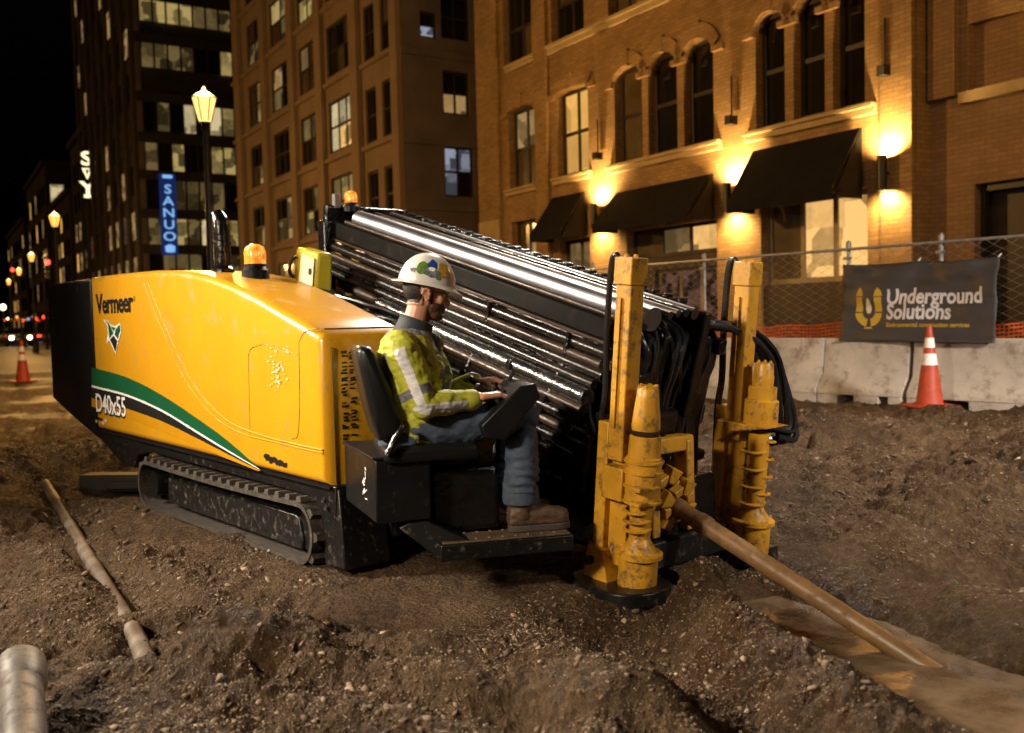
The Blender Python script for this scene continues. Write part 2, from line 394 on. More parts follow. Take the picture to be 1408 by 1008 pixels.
def seg_dist(x, y, a, b):
    ax, ay = a[:2]; bx, by = b[:2]; dx, dy = bx - ax, by - ay; L2 = dx * dx + dy * dy
    t = np.clip(((x - ax) * dx + (y - ay) * dy) / L2, 0, 1)
    side = ((x - ax) * dy - (y - ay) * dx) / math.sqrt(L2)
    return np.hypot(x - ax - t * dx, y - ay - t * dy), t, side
def bumpg(x, y, cx, cy, rx, ry, h, rot=0.0):
    c, s = math.cos(rot), math.sin(rot); dx, dy = x - cx, y - cy
    u = (dx * c + dy * s) / rx; v = (-dx * s + dy * c) / ry
    return h * np.exp(-(u * u + v * v))
def sstep(x, a, b):
    t = np.clip((x - a) / (b - a), 0, 1); return t * t * (3 - 2 * t)
def height(x, y, fine=True):
    x = np.asarray(x, float); y = np.asarray(y, float)
    # distance in front of the barrier line (towards the camera)
    db = (x - BQ.x) * BN.x + (y - BQ.y) * BN.y
    z = BZ * (1 - sstep(db, 0.0, 5.0))
    rough = np.ones_like(x)
    # rig standing area, trodden flat
    rx = (x - RIG_O.x) * RF.x + (y - RIG_O.y) * RF.y; ry = (x - RIG_O.x) * RAW.x + (y - RIG_O.y) * RAW.y
    flat = sstep(rx, -4.4, -2.6) * (1 - sstep(rx, 1.2, 1.7)) * sstep(ry, -0.45, -0.1) * (1 - sstep(ry, 2.0, 2.6))
    rough = rough * (1 - 0.5 * flat)
    # long swells
    z = z + 0.14 * fbm(x, y, 1.5, 3, 11) * (1 - flat)
    for (ra, rb) in (((-1.6, 4.05), (0.55, 3.25)), ((-1.5, 3.6), (0.35, 2.75)), ((-3.4, 6.4), (-1.6, 4.35)), ((2.2, 7.6), (4.6, 6.2)), ((2.0, 7.0), (4.4, 5.6))):
        d, t, s = seg_dist(x, y, ra, rb); z = z - 0.055 * np.exp(-(d / 0.11) ** 4) + 0.028 * np.exp(-((d - 0.19) / 0.07) ** 2)
    # spoil in front of the barriers
    z = z + bumpg(x, y, 4.3, 8.0, 2.6, 0.8, 0.11, -0.5) + bumpg(x, y, 5.2, 9.9, 1.2, 0.5, 0.03, -0.9) + bumpg(x, y, 3.0, 9.4, 0.8, 0.5, 0.08, -0.7)
    # foreground mound, ridge by the near stake, bank beyond the trench
    z = z + bumpg(x, y, 0.15, 3.15, 0.62, 0.42, 0.07, -0.35) + bumpg(x, y, -1.05, 2.95, 0.55, 0.40, 0.06, 0.2)
    d, t, s = seg_dist(x, y, (0.80, 4.02), (1.08, 3.05)); z = z + (0.26 - 0.19 * t) * np.exp(-(d / (0.16 + 0.04 * t)) ** 2)
    d, t, s = seg_dist(x, y, (0.48, 3.75), (0.80, 2.75)); z = z - 0.15 * np.exp(-(d / 0.20) ** 2)
    # slurry trench
    d, t, s = seg_dist(x, y, (1.22, 4.50), (2.02, 2.75)); wd = 0.27 + 0.16 * t
    dn = d + 0.10 * fbm(x, y, 0.35, 3, 77)
    z = z - 0.40 * np.exp(-np.clip(dn / wd, 0, 9) ** 2.6) - 0.08 * np.exp(-(d / (2.2 * wd)) ** 2)
    d, t, s = seg_dist(x, y, (1.75, 4.75), (2.35, 3.55)); z = z + 0.10 * np.exp(-(d / 0.17) ** 2)
    # hollow on the far side and its bank
    z = z + bumpg(x, y, 2.55, 5.05, 0.75, 0.36, -0.30, 0.25) + bumpg(x, y, 2.7, 5.9, 1.3, 0.38, 0.12, 0.1)
    z = z + bumpg(x, y, 1.9, 5.6, 0.5, 0.4, -0.05)
    wr = sstep(x, 0.9, 2.2) * sstep(y, 4.9, 6.0) * sstep(db, 0.5, 2.2)
    al = x * BD.x + y * BD.y; ac = x * BN.x + y * BN.y
    z = z + wr * (0.25 * fbm(al * 0.4, ac, 0.5, 4, 33, 0.55) + 0.07 * np.abs(fbm(al * 0.5, ac, 0.2, 2, 37)))
    # left side: ruts, the buried pipe's furrow, hollow behind
    pa, pb = on_z(65, 668), on_z(212, 903)
    d, t, s = seg_dist(x, y, pa, pb); z = z - 0.07 * np.exp(-((d - 0.03) / 0.11) ** 2)
    z = z + bumpg(x, y, -1.25, 3.55, 0.30, 0.16, 0.10, 0.3)
    z = z + bumpg(x, y, -2.75, 5.0, 0.55, 0.5, 0.10) + bumpg(x, y, -3.25, 7.9, 0.8, 0.5, -0.16) + bumpg(x, y, -5.0, 9.0, 1.3, 1.0, 0.12)
    z = z + bumpg(x, y, -0.62, 4.05, 0.45, 0.16, -0.07, -0.5) + bumpg(x, y, -2.2, 3.9, 0.35, 0.3, -0.07)
    far = 1 - sstep(np.hypot(x, y), 13, 20)
    if fine:
        near = sstep(np.hypot(x, y), 16, 3)
        n1 = fbm(x, y, 0.42, 3, 21); n2 = fbm(x, y, 0.13, 3, 31); n3 = fbm(x, y, 0.045, 3, 41)
        rid = np.abs(fbm(x * 0.8 + 0.5 * y, y * 1.0, 0.22, 2, 51))
        patch = 0.45 + 1.1 * np.clip(fbm(x, y, 0.9, 2, 61) + 0.45, 0, 1) + 0.7 * wr
        for sc_, am, sd_ in ((0.15, 0.08, 81), (0.06, 0.17, 91), (0.030, 0.42, 95)):
            f1, rd__ = worley(x + 0.35 * sc_ * n2 * 4, y + 0.35 * sc_ * n1 * 3, sc_, sd_)
            z = z + (rough * (0.35 + 0.65 * patch)) * am * sc_ * np.clip((0.30 + 0.30 * rd__) - f1, 0, 1) * (0.4 + 1.1 * rd__)
        z = z + rough * (0.085 * n1 * (0.4 + 0.6 * patch) + 0.030 * n2 * patch - 0.026 * (rid - 0.12) * patch + 0.022 * n3 * patch)
    return (z * far) * sstep(db, -0.9, -0.15) - 0.03 * (1 - sstep(db, -0.9, -0.15))
def height1(x, y, fine=True): return float(height(np.array([x]), np.array([y]), fine)[0])

def dirt_material():
    m, nt, b, out = new_mat('dirt')
    v = coords(nt)
    big = noise_node(nt, v, 0.55, 4); mid = noise_node(nt, v, 3.2, 6, 0.65); fine = noise_node(nt, v, 26, 6, 0.7)
    c1 = ramp(nt, mid, [(0.30, (0.032, 0.0185, 0.009)), (0.52, (0.108, 0.065, 0.033)), (0.72, (0.205, 0.135, 0.074))])
    c2 = ramp(nt, fine, [(0.30, (0.024, 0.0135, 0.0065)), (0.55, (0.115, 0.072, 0.038)), (0.75, (0.34, 0.235, 0.140))])
    c = mixc(nt, 0.55, c1, c2)
    wet = ramp(nt, big, [(0.42, 1.0), (0.56, 0.0)])
    dk = nt.nodes.new('ShaderNodeMix'); dk.data_type = 'RGBA'; dk.blend_type = 'MULTIPLY'
    nt.links.new(wet, dk.inputs[0]); nt.links.new(c, dk.inputs[6]); dk.inputs[7].default_value = (0.55, 0.48, 0.42, 1)
    nt.links.new(dk.outputs[2], b.inputs['Base Color'])
    rr = nt.nodes.new('ShaderNodeMapRange'); rr.inputs[3].default_value = 0.9; rr.inputs[4].default_value = 0.38; b.inputs['Specular IOR Level'].default_value = 0.16
    gl = ramp(nt, noise_node(nt, v, 11, 5, 0.7), [(0.46, 0.0), (0.62, 1.0)])
    wm = nt.nodes.new('ShaderNodeMath'); wm.operation = 'MAXIMUM'; nt.links.new(wet, wm.inputs[0]); nt.links.new(gl, wm.inputs[1])
    nt.links.new(wm.outputs[0], rr.inputs[0]); nt.links.new(rr.outputs[0], b.inputs['Roughness'])
    vo = nt.nodes.new('ShaderNodeTexVoronoi'); vo.inputs['Scale'].default_value = 42; nt.links.new(v, vo.inputs['Vector'])
    f2 = noise_node(nt, v, 90, 4, 0.7)
    ad = nt.nodes.new('ShaderNodeMath'); ad.operation = 'MULTIPLY_ADD'; ad.inputs[1].default_value = 0.6
    nt.links.new(vo.outputs['Distance'], ad.inputs[0]); nt.links.new(f2, ad.inputs[2])
    bump(nt, b, ad.outputs[0], 1.0, 0.03)
    MATS['dirt'] = m
dirt_material()

def terrain():
    ox, oy = 0.0, -2.2
    na, nr = 980, 560
    th = np.linspace(R(-47), R(47), na)
    r = np.concatenate([np.exp(np.linspace(math.log(3.4), math.log(14.5), nr)), np.linspace(14.8, 34, 60)])
    T, Rr = np.meshgrid(th, r); x = ox + Rr * np.sin(T); y = oy + Rr * np.cos(T)
    z = height(x, y)
    edge = sstep(Rr, 26, 34); z = z * (1 - edge) - 0.03 * edge
    V = np.stack([x, y, z], -1).reshape(-1, 3); m, n = x.shape
    i = np.arange(m * n).reshape(m, n)
    Fc = np.stack([i[:-1, :-1], i[:-1, 1:], i[1:, 1:], i[1:, :-1]], -1).reshape(-1, 4)
    me = bpy.data.meshes.new('dirt_ground')
    me.vertices.add(len(V)); me.vertices.foreach_set('co', V.ravel().astype(np.float32))
    me.loops.add(Fc.size); me.loops.foreach_set('vertex_index', Fc.ravel().astype(np.int32))
    me.polygons.add(len(Fc)); me.polygons.foreach_set('loop_start', (np.arange(len(Fc)) * 4).astype(np.int32))
    me.polygons.foreach_set('use_smooth', np.ones(len(Fc), bool))
    me.materials.append(MATS['dirt']); me.update(calc_edges=True); me.validate()
    o = bpy.data.objects.new('dirt_ground', me); col.objects.link(o); struct(o)
    return o
terrain()

def gravel():
    bmi = bmesh.new(); bmesh.ops.create_icosphere(bmi, subdivisions=1, radius=1.0)
    ico = (np.array([v.co[:] for v in bmi.verts]), np.array([[v.index for v in f.verts] for f in bmi.faces])); bmi.free()
    octa = (np.array([(1, 0, 0), (-1, 0, 0), (0, 1, 0), (0, -1, 0), (0, 0, 1), (0, 0, -1)], float), np.array([(0, 2, 4), (2, 1, 4), (1, 3, 4), (3, 0, 4), (2, 0, 5), (1, 2, 5), (3, 1, 5), (0, 3, 5)]))
    VV, FF, off = [], [], 0
    for (iv, fi), N, s0, s1, pw in ((octa, 150000, 0.0022, 0.0032, 1.5), (ico, 15000, 0.004, 0.010, 3.5)):
        th = rng.uniform(R(-34), R(34), N); rr = np.exp(rng.uniform(math.log(2.4), math.log(11.0), N))
        x = rr * np.sin(th); y = rr * np.cos(th)
        keep = (fbm(x, y, 0.6, 3, 71) + 0.5 * rng.random(N)) > 0.12
        rx = (x - RIG_O.x) * RF.x + (y - RIG_O.y) * RF.y; ry = (x - RIG_O.x) * RAW.x + (y - RIG_O.y) * RAW.y
        keep &= ~((rx > -4.5) & (rx < 1.2) & (ry > 0.0) & (ry < 2.2))
        z = height(x, y); keep &= z > WATER_Z + 0.015
        db = (x - BQ.x) * BN.x + (y - BQ.y) * BN.y; keep &= db > 0.1
        x, y, z = x[keep], y[keep], z[keep]; n = len(x)
        s = s0 + s1 * rng.random(n) ** pw; s *= 0.7 + 0.12 * np.hypot(x, y)
        pts = iv[None] * (1 + 0.9 * (rng.random((n, len(iv), 1)) - 0.5))
        pts = pts * np.stack([1 + 0.6 * rng.random(n), 1 + 0.3 * rng.random(n), 0.5 + 0.4 * rng.random(n)], -1)[:, None]
        a = rng.uniform(0, 6.28, n); c, sn = np.cos(a)[:, None], np.sin(a)[:, None]; tl = rng.normal(0, 0.35, n)[:, None]
        px = pts[..., 0] * c - pts[..., 1] * sn; py = pts[..., 0] * sn + pts[..., 1] * c; pz = pts[..., 2] + tl * px
        VV.append(np.stack([px * s[:, None] + x[:, None], py * s[:, None] + y[:, None], pz * s[:, None] + z[:, None]], -1).reshape(-1, 3))
        FF.append((fi[None] + (np.arange(n) * len(iv))[:, None, None]).reshape(-1, 3) + off); off += n * len(iv)
    V = np.concatenate(VV); Fc = np.concatenate(FF)
    m, nt, b, out = new_mat('gravel')
    g = nt.nodes.new('ShaderNodeNewGeometry')
    cc = ramp(nt, g.outputs['Random Per Island'], [(0.0, (0.045, 0.028, 0.015)), (0.5, (0.11, 0.072, 0.041)), (0.85, (0.19, 0.135, 0.085)), (1.0, (0.34, 0.26, 0.18))])
    nt.links.new(cc, b.inputs['Base Color']); b.inputs['Roughness'].default_value = 0.6; b.inputs['Specular IOR Level'].default_value = 0.3
    me = bpy.data.meshes.new('gravel')
    me.vertices.add(len(V)); me.vertices.foreach_set('co', V.ravel().astype(np.float32))
    me.loops.add(Fc.size); me.loops.foreach_set('vertex_index', Fc.ravel().astype(np.int32))
    me.polygons.add(len(Fc)); me.polygons.foreach_set('loop_start', (np.arange(len(Fc)) * 3).astype(np.int32))
    me.materials.append(m); me.update(calc_edges=True)
    o = bpy.data.objects.new('gravel', me); col.objects.link(o); stuff(o)
    tag(o, 'loose stones and clods strewn over the brown dirt', 'gravel')
gravel()

# slurry water in the trench
def water():
    m, nt, b, out = new_mat('slurry')
    v = coords(nt)
    c = ramp(nt, noise_node(nt, v, 4.5, 6, 0.6), [(0.35, (0.085, 0.057, 0.034)), (0.65, (0.20, 0.140, 0.088))])
    nt.links.new(c, b.inputs['Base Color']); b.inputs['Roughness'].default_value = 0.035; b.inputs['IOR'].default_value = 1.6
    bump(nt, b, noise_node(nt, coords(nt, (1, 1, 1)), 9, 4, 0.5), 0.22, 0.012)
    MATS['slurry'] = m
    a, e = Vector((1.2, 4.75, WATER_Z)), Vector((2.25, 2.45, WATER_Z)); d = (e - a).normalized(); p = Vector((-d.y, d.x, 0)) * 0.62
    MB().quad(a - p, e - p, e + p, a + p).build('slurry_water', 'slurry')['kind'] = 'structure'
water()

# the street beyond: one large asphalt sheet, pavement with kerb along the buildings
rd = MB(); n_ = 64; ring = [[(r_ * math.sin(2 * math.pi * k / n_), -2.2 + r_ * math.cos(2 * math.pi * k / n_), z_) for k in range(n_)] for r_, z_ in ((900, -0.06), (120, -0.06), (30, -0.06), (29.5, -0.7), (0.1, -0.7))]
struct(rd.loft(ring, caps=False).build('road', 'asphalt', recalc=True))
FT = Vector((-0.521, 0.853, 0)).normalized()            # street direction, away from the camera
FX = -FT; FY = Vector((-FX.y, FX.x, 0))                 # facade frame: x to the right, y into the building
FO = Vector((6.36, 17.0, 0)); FANG = math.atan2(FX.y, FX.x)
pv = struct(MB().box((-150, -3.0, -0.05), (30, 14, 0.15)).build('pavement', 'kerbstone', None, 0.02)); pv.location = FO; pv.rotation_euler = (0, 0, FANG)
kb = struct(MB().box((-150, -3.18, -0.05), (30, -3.002, 0.165)).build('kerb', 'concrete', None, 0.015)); kb.location = FO; kb.rotation_euler = (0, 0, FANG)
# ================================================================== buildings
def fac(px, py, yo=0.0, org=None, ang=None):
    """pixel -> (x, z) on a plane parallel to the street facades, yo metres behind the facade line"""
    org = org or FO
    p = on_plane(px, py, org + FY * yo, FY) - org
    return p.dot(FX), p.z
def wall_with_holes(x0, x1, z0, z1, holes, y=0.0):
    """front sheet of a wall cut into cells that leave the openings free, with reveals; holes: (xa, xb, za, zb, depth)"""
    b = MB()
    xs = sorted({x0, x1, *[c for h in holes for c in h[:2] if x0 < c < x1]}); zs = sorted({z0, z1, *[c for h in holes for c in h[2:4] if z0 < c < z1]})
    for i in range(len(xs) - 1):
        for j in range(len(zs) - 1):
            cx, cz = (xs[i] + xs[i + 1]) / 2, (zs[j] + zs[j + 1]) / 2
            if any(h[0] < cx < h[1] and h[2] < cz < h[3] for h in holes): continue
            b.quad((xs[i], y, zs[j]), (xs[i + 1], y, zs[j]), (xs[i + 1], y, zs[j + 1]), (xs[i], y, zs[j + 1]))
    for xa, xb, za, zb, d in holes:
        b.quad((xa, y, za), (xa, y, zb), (xa, y + d, zb), (xa, y + d, za)); b.quad((xb, y, za), (xb, y + d, za), (xb, y + d, zb), (xb, y, zb))
        b.quad((xa, y, za), (xa, y + d, za), (xb, y + d, za), (xb, y, za)); b.quad((xa, y, zb), (xb, y, zb), (xb, y + d, zb), (xa, y + d, zb))
    return b
def window(par, xa, xb, za, zb, y, panes, frame='window_frame', cols=2, rows=2, fw=0.06, sill=None, sx=None):
    """frame mesh with its own panes (sub-parts); panes: material names, column by column from the bottom"""
    b = MB(); d = 0.07
    b.box((xa, y - d, za), (xa + fw, y, zb)); b.box((xb - fw, y - d, za), (xb, y, zb))
    b.box((xa + fw, y - d, za), (xb - fw, y, za + fw)); b.box((xa + fw, y - d, zb - fw), (xb - fw, y, zb))
    ix = [xa + fw + (xb - xa - 2 * fw) * k / cols for k in range(cols + 1)]; iz = [za + fw + (zb - za - 2 * fw) * k / rows for k in range(rows + 1)]
    mw = fw * 0.5
    for k in range(1, cols): b.box((ix[k] - mw, y - d + 0.01, za + fw), (ix[k] + mw, y - 0.002, zb - fw))
    for k in range(1, rows):
        for c in range(cols):
            b.box((ix[c] + (mw if c else 0), y - d + 0.015, iz[k] - mw), (ix[c + 1] - (mw if c < cols - 1 else 0), y - 0.004, iz[k] + mw))
    o = b.build('window', frame, par)
    q = 0
    for c in range(cols):
        for k in range(rows):
            p = MB().quad((ix[c], y - 0.02, iz[k]), (ix[c + 1], y - 0.02, iz[k]), (ix[c + 1], y - 0.02, iz[k + 1]), (ix[c], y - 0.02, iz[k + 1]))
            p.build('pane', panes[q % len(panes)], o, recalc=False); q += 1
    if sill: MB().box((xa - 0.1, y - 0.36, za - 0.16), (xb + 0.1, y - 0.05, za - 0.003)).build('sill', sill, o, 0.01)
    return o

# ------------------------------------------------------------------ yellow brick building with awnings
bb = thing('brick_building', 'yellow brick building with arched upper windows, black awnings and glowing wall lights', 'building', FO, FANG)
XL = fac(664, 300)[0]; XP = fac(1262, 200)[0]; XR = XP + 9.0; BTOP = 13.5
def pr(x0, x1, yt, yb):
    cx = (x0 + x1) / 2; return (fac(x0, (yt + yb) / 2)[0], fac(x1, (yt + yb) / 2)[0], fac(cx, yb)[1], fac(cx, yt)[1])
twin = [pr(700, 736, 146, 258), pr(766, 809, 121, 238)]
arch = [pr(845, 883, 84, 222), pr(891, 931, 66, 209), pr(940, 981, 48, 197), pr(1039, 1079, 18, 177), pr(1091, 1134, 0, 162), pr(1145, 1189, -16, 148)]
zs0 = sum(a[2] for a in arch) / 6; zs1 = sum(a[3] for a in arch) / 6
arch = [(a[0], a[1], zs0, zs1) for a in arch]
zt0 = sum(a[2] for a in twin) / 2; zt1 = sum(a[3] for a in twin) / 2
twin = [(a[0], a[1], zt0, zt1) for a in twin]
zc = fac(755, 71)[1]                                           # belt course under the third floor
up = [(pr(692, 731, 20, 95)), (pr(758, 803, 10, 66)), pr(836, 876, -20, 32), pr(886, 926, -40, 14), pr(936, 976, -60, 0), pr(1038, 1080, -80, -20), pr(1092, 1136, -80, -30), pr(1146, 1190, -80, -40)]
up = [(a[0], a[1], zc + 0.12, zc + 2.1) for a in up]
ground = {'shop1': pr(704, 737, 303, 372), 'door1': pr(771, 812, 328, 400), 'shop2': pr(862, 986, 309, 400), 'shop3': pr(1046, 1193, 268, 380)}
for k in ground: g = ground[k]; ground[k] = (g[0], g[1], 0.75 if k != 'door1' else 0.2, g[3])
holes = [(*a, 0.28) for a in twin + arch + up] + [(*g, 0.3) for g in ground.values()]
wb = wall_with_holes(XL, XP, 0.15, BTOP, holes)
wb.quad((XL, 0, 0.15), (XL, 11, 0.15), (XL, 11, BTOP), (XL, 0, BTOP)); wb.quad((XL, 0, BTOP), (XP, 0, BTOP), (XP, 11, BTOP), (XL, 11, BTOP))
wb.quad((XP, 0, 0.15), (XP, 0.35, 0.15), (XP, 0.35, BTOP), (XP, 0, BTOP))
wb.build('wall', 'brick', bb, recalc=False)
# arched heads: fill of the corner over each arch, brick hood ring proud of the wall
def arch_fill(a, rise):
    xa, xb, za, zb = a; cx = (xa + xb) / 2; hw = (xb - xa) / 2; rad = (hw * hw + rise * rise) / (2 * rise); cz = zb - rad
    pts = [(cx + hw * t, cz + math.sqrt(rad * rad - (hw * t) ** 2)) for t in np.linspace(-1, 1, 13)]
    b = MB()
    for i in range(12):
        p, q = pts[i], pts[i + 1]
        b.hexa([(p[0], 0.002, p[1]), (q[0], 0.002, q[1]), (q[0], 0.26, q[1]), (p[0], 0.26, p[1]), (p[0], 0.002, zb + 0.001), (q[0], 0.002, zb + 0.001), (q[0], 0.26, zb + 0.001), (p[0], 0.26, zb + 0.001)])
    b.build('arch_spandrel', 'brick', bb, recalc=True)
    b = MB()
    hw2 = hw + 0.16
    lo = [(cx + hw * 1.06 * t, cz + math.sqrt(max(0, (rad + 0.02) ** 2 - (hw * 1.06 * t) ** 2))) for t in np.linspace(-1, 1, 13)]
    hi = [(cx + (hw + 0.24) * t, cz + 0.05 + math.sqrt(max(0, (rad + 0.26) ** 2 - ((hw + 0.24) * t) ** 2))) for t in np.linspace(-1, 1, 13)]
    for i in range(12):
        b.hexa([(lo[i][0], -0.07, lo[i][1]), (lo[i + 1][0], -0.07, lo[i + 1][1]), (lo[i + 1][0], 0.01, lo[i + 1][1]), (lo[i][0], 0.01, lo[i][1]),
                (hi[i][0], -0.07, hi[i][1]), (hi[i + 1][0], -0.07, hi[i + 1][1]), (hi[i + 1][0], 0.01, hi[i + 1][1]), (hi[i][0], 0.01, hi[i][1])])
    b.box((cx - hw - 0.34, -0.09, lo[0][1] - 0.10), (cx - hw - 0.02, 0.01, lo[0][1] + 0.02)); b.box((cx + hw + 0.02, -0.09, lo[0][1] - 0.10), (cx + hw + 0.34, 0.01, lo[0][1] + 0.02))
    b.box((cx - 0.11, -0.11, zb - 0.02), (cx + 0.11, 0.0, zb + 0.36))
    b.build('arch_hood', 'brick', bb)
for a in arch: arch_fill(a, 0.30)
for a in twin: arch_fill(a, 0.07)
PM = ['glass_dark', 'glass_dark', 'glass_blind', 'glass_dark']
window(bb, *twin[0], 0.27, ['glass_blind', 'lit_warm_dim', 'glass_blind', 'lit_warm_dim'], 'window_frame', 2, 2, 0.09)
window(bb, *twin[1], 0.27, ['lit_warm', 'lit_warm', 'lit_warm', 'lit_warm'], 'window_frame', 2, 2, 0.09)
for i, a in enumerate(arch):
    window(bb, *a, 0.27, [['glass_blind', 'glass_blind'], ['glass_dark', 'glass_dark'], ['glass_dark', 'glass_dark'], ['glass_dark', 'glass_dark'], ['glass_dark', 'glass_dark'], ['glass_dark', 'glass_dark']][i], 'window_frame', 1, 2, 0.09)
for i, a in enumerate(up): window(bb, *a, 0.27, PM[i % 3:], 'window_frame', 2, 2, 0.08)
window(bb, *ground['shop1'], 0.28, ['lit_warm_dim', 'glass_blind', 'lit_warm_dim', 'lit_warm_dim'], 'window_frame', 2, 2, 0.08)
window(bb, *ground['door1'], 0.28, ['lit_warm_dim', 'lit_warm_dim', 'lit_cream', 'lit_warm_dim'], 'window_frame', 2, 2, 0.10)
s2 = ground['shop2']; zz = fac(940, 349)[1]
window(bb, s2[0], s2[1], zz, s2[3], 0.28, ['glass_blind', 'lit_warm_dim', 'lit_cream'], 'window_frame', 3, 1, 0.08)
zz2 = fac(940, 336)[1]
MB().box((s2[0] + 0.01, 0.10, 0.76), (s2[0] + 0.9, 0.27, zz - 0.02)).build('stall_riser', 'shop_dark', bb)
window(bb, s2[0] + 0.92, s2[1], 0.8, zz - 0.32, 0.28, ['streak_glow', 'streak_glow'], 'frame_light', 3, 1, 0.05)
MB().box((s2[0] + 0.92, 0.08, zz - 0.31), (s2[1] - 0.01, 0.27, zz - 0.02)).build('shop_fascia', 'shop_dark', bb)
s3 = ground['shop3']; zz = fac(1120, 388)[1]
window(bb, s3[0], s3[1], zz, s3[3], 0.28, ['glass_blind', 'lit_cream', 'lit_cream'], 'frame_light', 3, 1, 0.10)
MB().box((s3[0] + 0.01, 0.06, 0.76), (s3[1] - 0.01, 0.27, zz - 0.01)).build('stall_riser', 'shop_dark', bb)
for k in ('shop1',):
    g = ground[k]; MB().box((g[0], 0.10, 0.2), (g[1], 0.2, 0.74)).build('stall_riser', 'shop_dark', bb)
# belt courses and sills
def course(xa, xb, z, h, proud, name='belt_course', mat='stone_trim'):
    b = MB(); b.box((xa, -proud, z), (xb, -0.002, z + h * 0.6)); b.box((xa, -proud - 0.06, z + h * 0.6 + 0.002), (xb, -0.002, z + h)); b.build(name, mat, bb, 0.01)
xpil = [XL, fac(690, 200)[0], fac(736, 150)[0] + 0.05, fac(757, 150)[0]]
course(xpil[3], fac(1190, 100)[0] + 0.2, zc - 0.10, 0.22, 0.10)
course(fac(700, 100)[0] - 0.1, fac(732, 100)[0] + 0.2, zc - 0.10, 0.2, 0.08)
course(arch[0][0] - 0.25, arch[2][1] + 0.25, zs0 - 0.22, 0.20, 0.10, 'sill')
course(arch[3][0] - 0.25, arch[5][1] + 0.25, zs0 - 0.22, 0.20, 0.10, 'sill')
for a in twin: course(a[0] - 0.15, a[1] + 0.15, zt0 - 0.2, 0.18, 0.10, 'sill')
# pilasters
def pilaster(xa, xb, p, z1=BTOP, mat='brick'): MB().box((xa, -p, 0.152), (xb, -0.003, z1)).build('pilaster', mat, bb, 0.01)
pilaster(XL + 0.02, xpil[1], 0.14); pilaster(fac(737, 200)[0] + 0.12, fac(757, 200)[0], 0.12)
pilaster(fac(1208, 200)[0] + 0.1, XP - 0.04, 0.10)
MB().box((XL + 0.02, -0.16, 0.153), (xpil[1], -0.142, fac(676, 305)[1])).build('base_stone', 'stone_trim', bb)
# awnings
def awning(x0, x1, zt, zb, out):
    b = MB(); e = 0.03
    xs = np.linspace(x0, x1, 9)
    def prof(y, z, k): return (xs[k], y, z - 0.03 * math.sin(math.pi * (k % 2)))
    for k in range(8):
        a, c = xs[k], xs[k + 1]
        b.hexa([(a, -out, zb), (c, -out, zb), (c, -out + e, zb), (a, -out + e, zb), (a, -0.13, zt), (c, -0.13, zt), (c, -0.10, zt), (a, -0.10, zt)])
        b.hexa([(a, -out - 0.01, zb - 0.22), (c, -out - 0.01, zb - 0.22), (c, -out + 0.005, zb - 0.22), (a, -out + 0.005, zb - 0.22), (a, -out - 0.01, zb - 0.002), (c, -out - 0.01, zb - 0.002), (c, -out + 0.005, zb - 0.002), (a, -out + 0.005, zb - 0.002)])
    o = b.build('awning', 'awning_cloth', bb)
    for x in (x0, x1): 
        MB().prism([(x - 0.012, -out, zb - 0.2), (x - 0.012, -0.1, zb - 0.2), (x - 0.012, -0.1, zt)], [(x + 0.012, -out, zb - 0.2), (x + 0.012, -0.1, zb - 0.2), (x + 0.012, -0.1, zt)]).build('side_panel', 'awning_cloth', o)
for (xa, xb, zt_) in ((-9.75, -8.33, 4.42), (-7.0, -3.73, 4.22), (-2.55, 0.02, 4.5)): awning(xa, xb, zt_, 3.45, 0.85)
# darker wing at the near end: recessed wall, blind window panel, dark doorway
XW = fac(1332, 100, 0.35)[0]
op = (fac(1340, 290, 0.35)[0], XR - 0.5, 0.2, fac(1370, 249, 0.35)[1]); wp = (fac(1331, 70, 0.35)[0], XR - 1.0, fac(1370, 116, 0.35)[1], fac(1370, 22, 0.35)[1])
wg = wall_with_holes(XP, XR, 0.15, BTOP, [(*wp, 0.2), (*op, 0.4)], 0.35); wg.quad((XP, 0.35, BTOP), (XR, 0.35, BTOP), (XR, 11, BTOP), (XP, 11, BTOP)); wg.quad((XR, 0.35, 0.15), (XR, 11, 0.15), (XR, 11, BTOP), (XR, 0.35, BTOP))
wg.build('wing_wall', 'brick_dark', bb, recalc=False)
MB().quad((wp[0], 0.549, wp[2]), (wp[1], 0.549, wp[2]), (wp[1], 0.549, wp[3]), (wp[0], 0.549, wp[3])).build('blind_panel', 'brick_dark', bb, recalc=False)
MB().quad((op[0], 0.749, op[2]), (op[1], 0.749, op[2]), (op[1], 0.749, op[3]), (op[0], 0.749, op[3])).build('doorway', 'shop_dark', bb, recalc=False)
b = MB(); b.box((op[0] + 0.02, 0.5, op[2]), (op[0] + 0.1, 0.6, op[3] - 0.01)); b.box((op[0] + 0.12, 0.5, op[3] - 0.12), (op[1], 0.6, op[3] - 0.01)); b.build('door_frame', 'iron_black', bb)
MB().box((wp[0] - 0.1, 0.22, wp[2] - 0.2), (wp[1], 0.347, wp[2] - 0.02)).build('sill', 'stone_trim', bb, 0.01)
MB().box((XP + 0.05, 0.18, fac(1335, 125, .35)[1] - 0.05), (XW - 0.15, 0.347, BTOP)).build('pilaster', 'brick_dark', bb, 0.01)
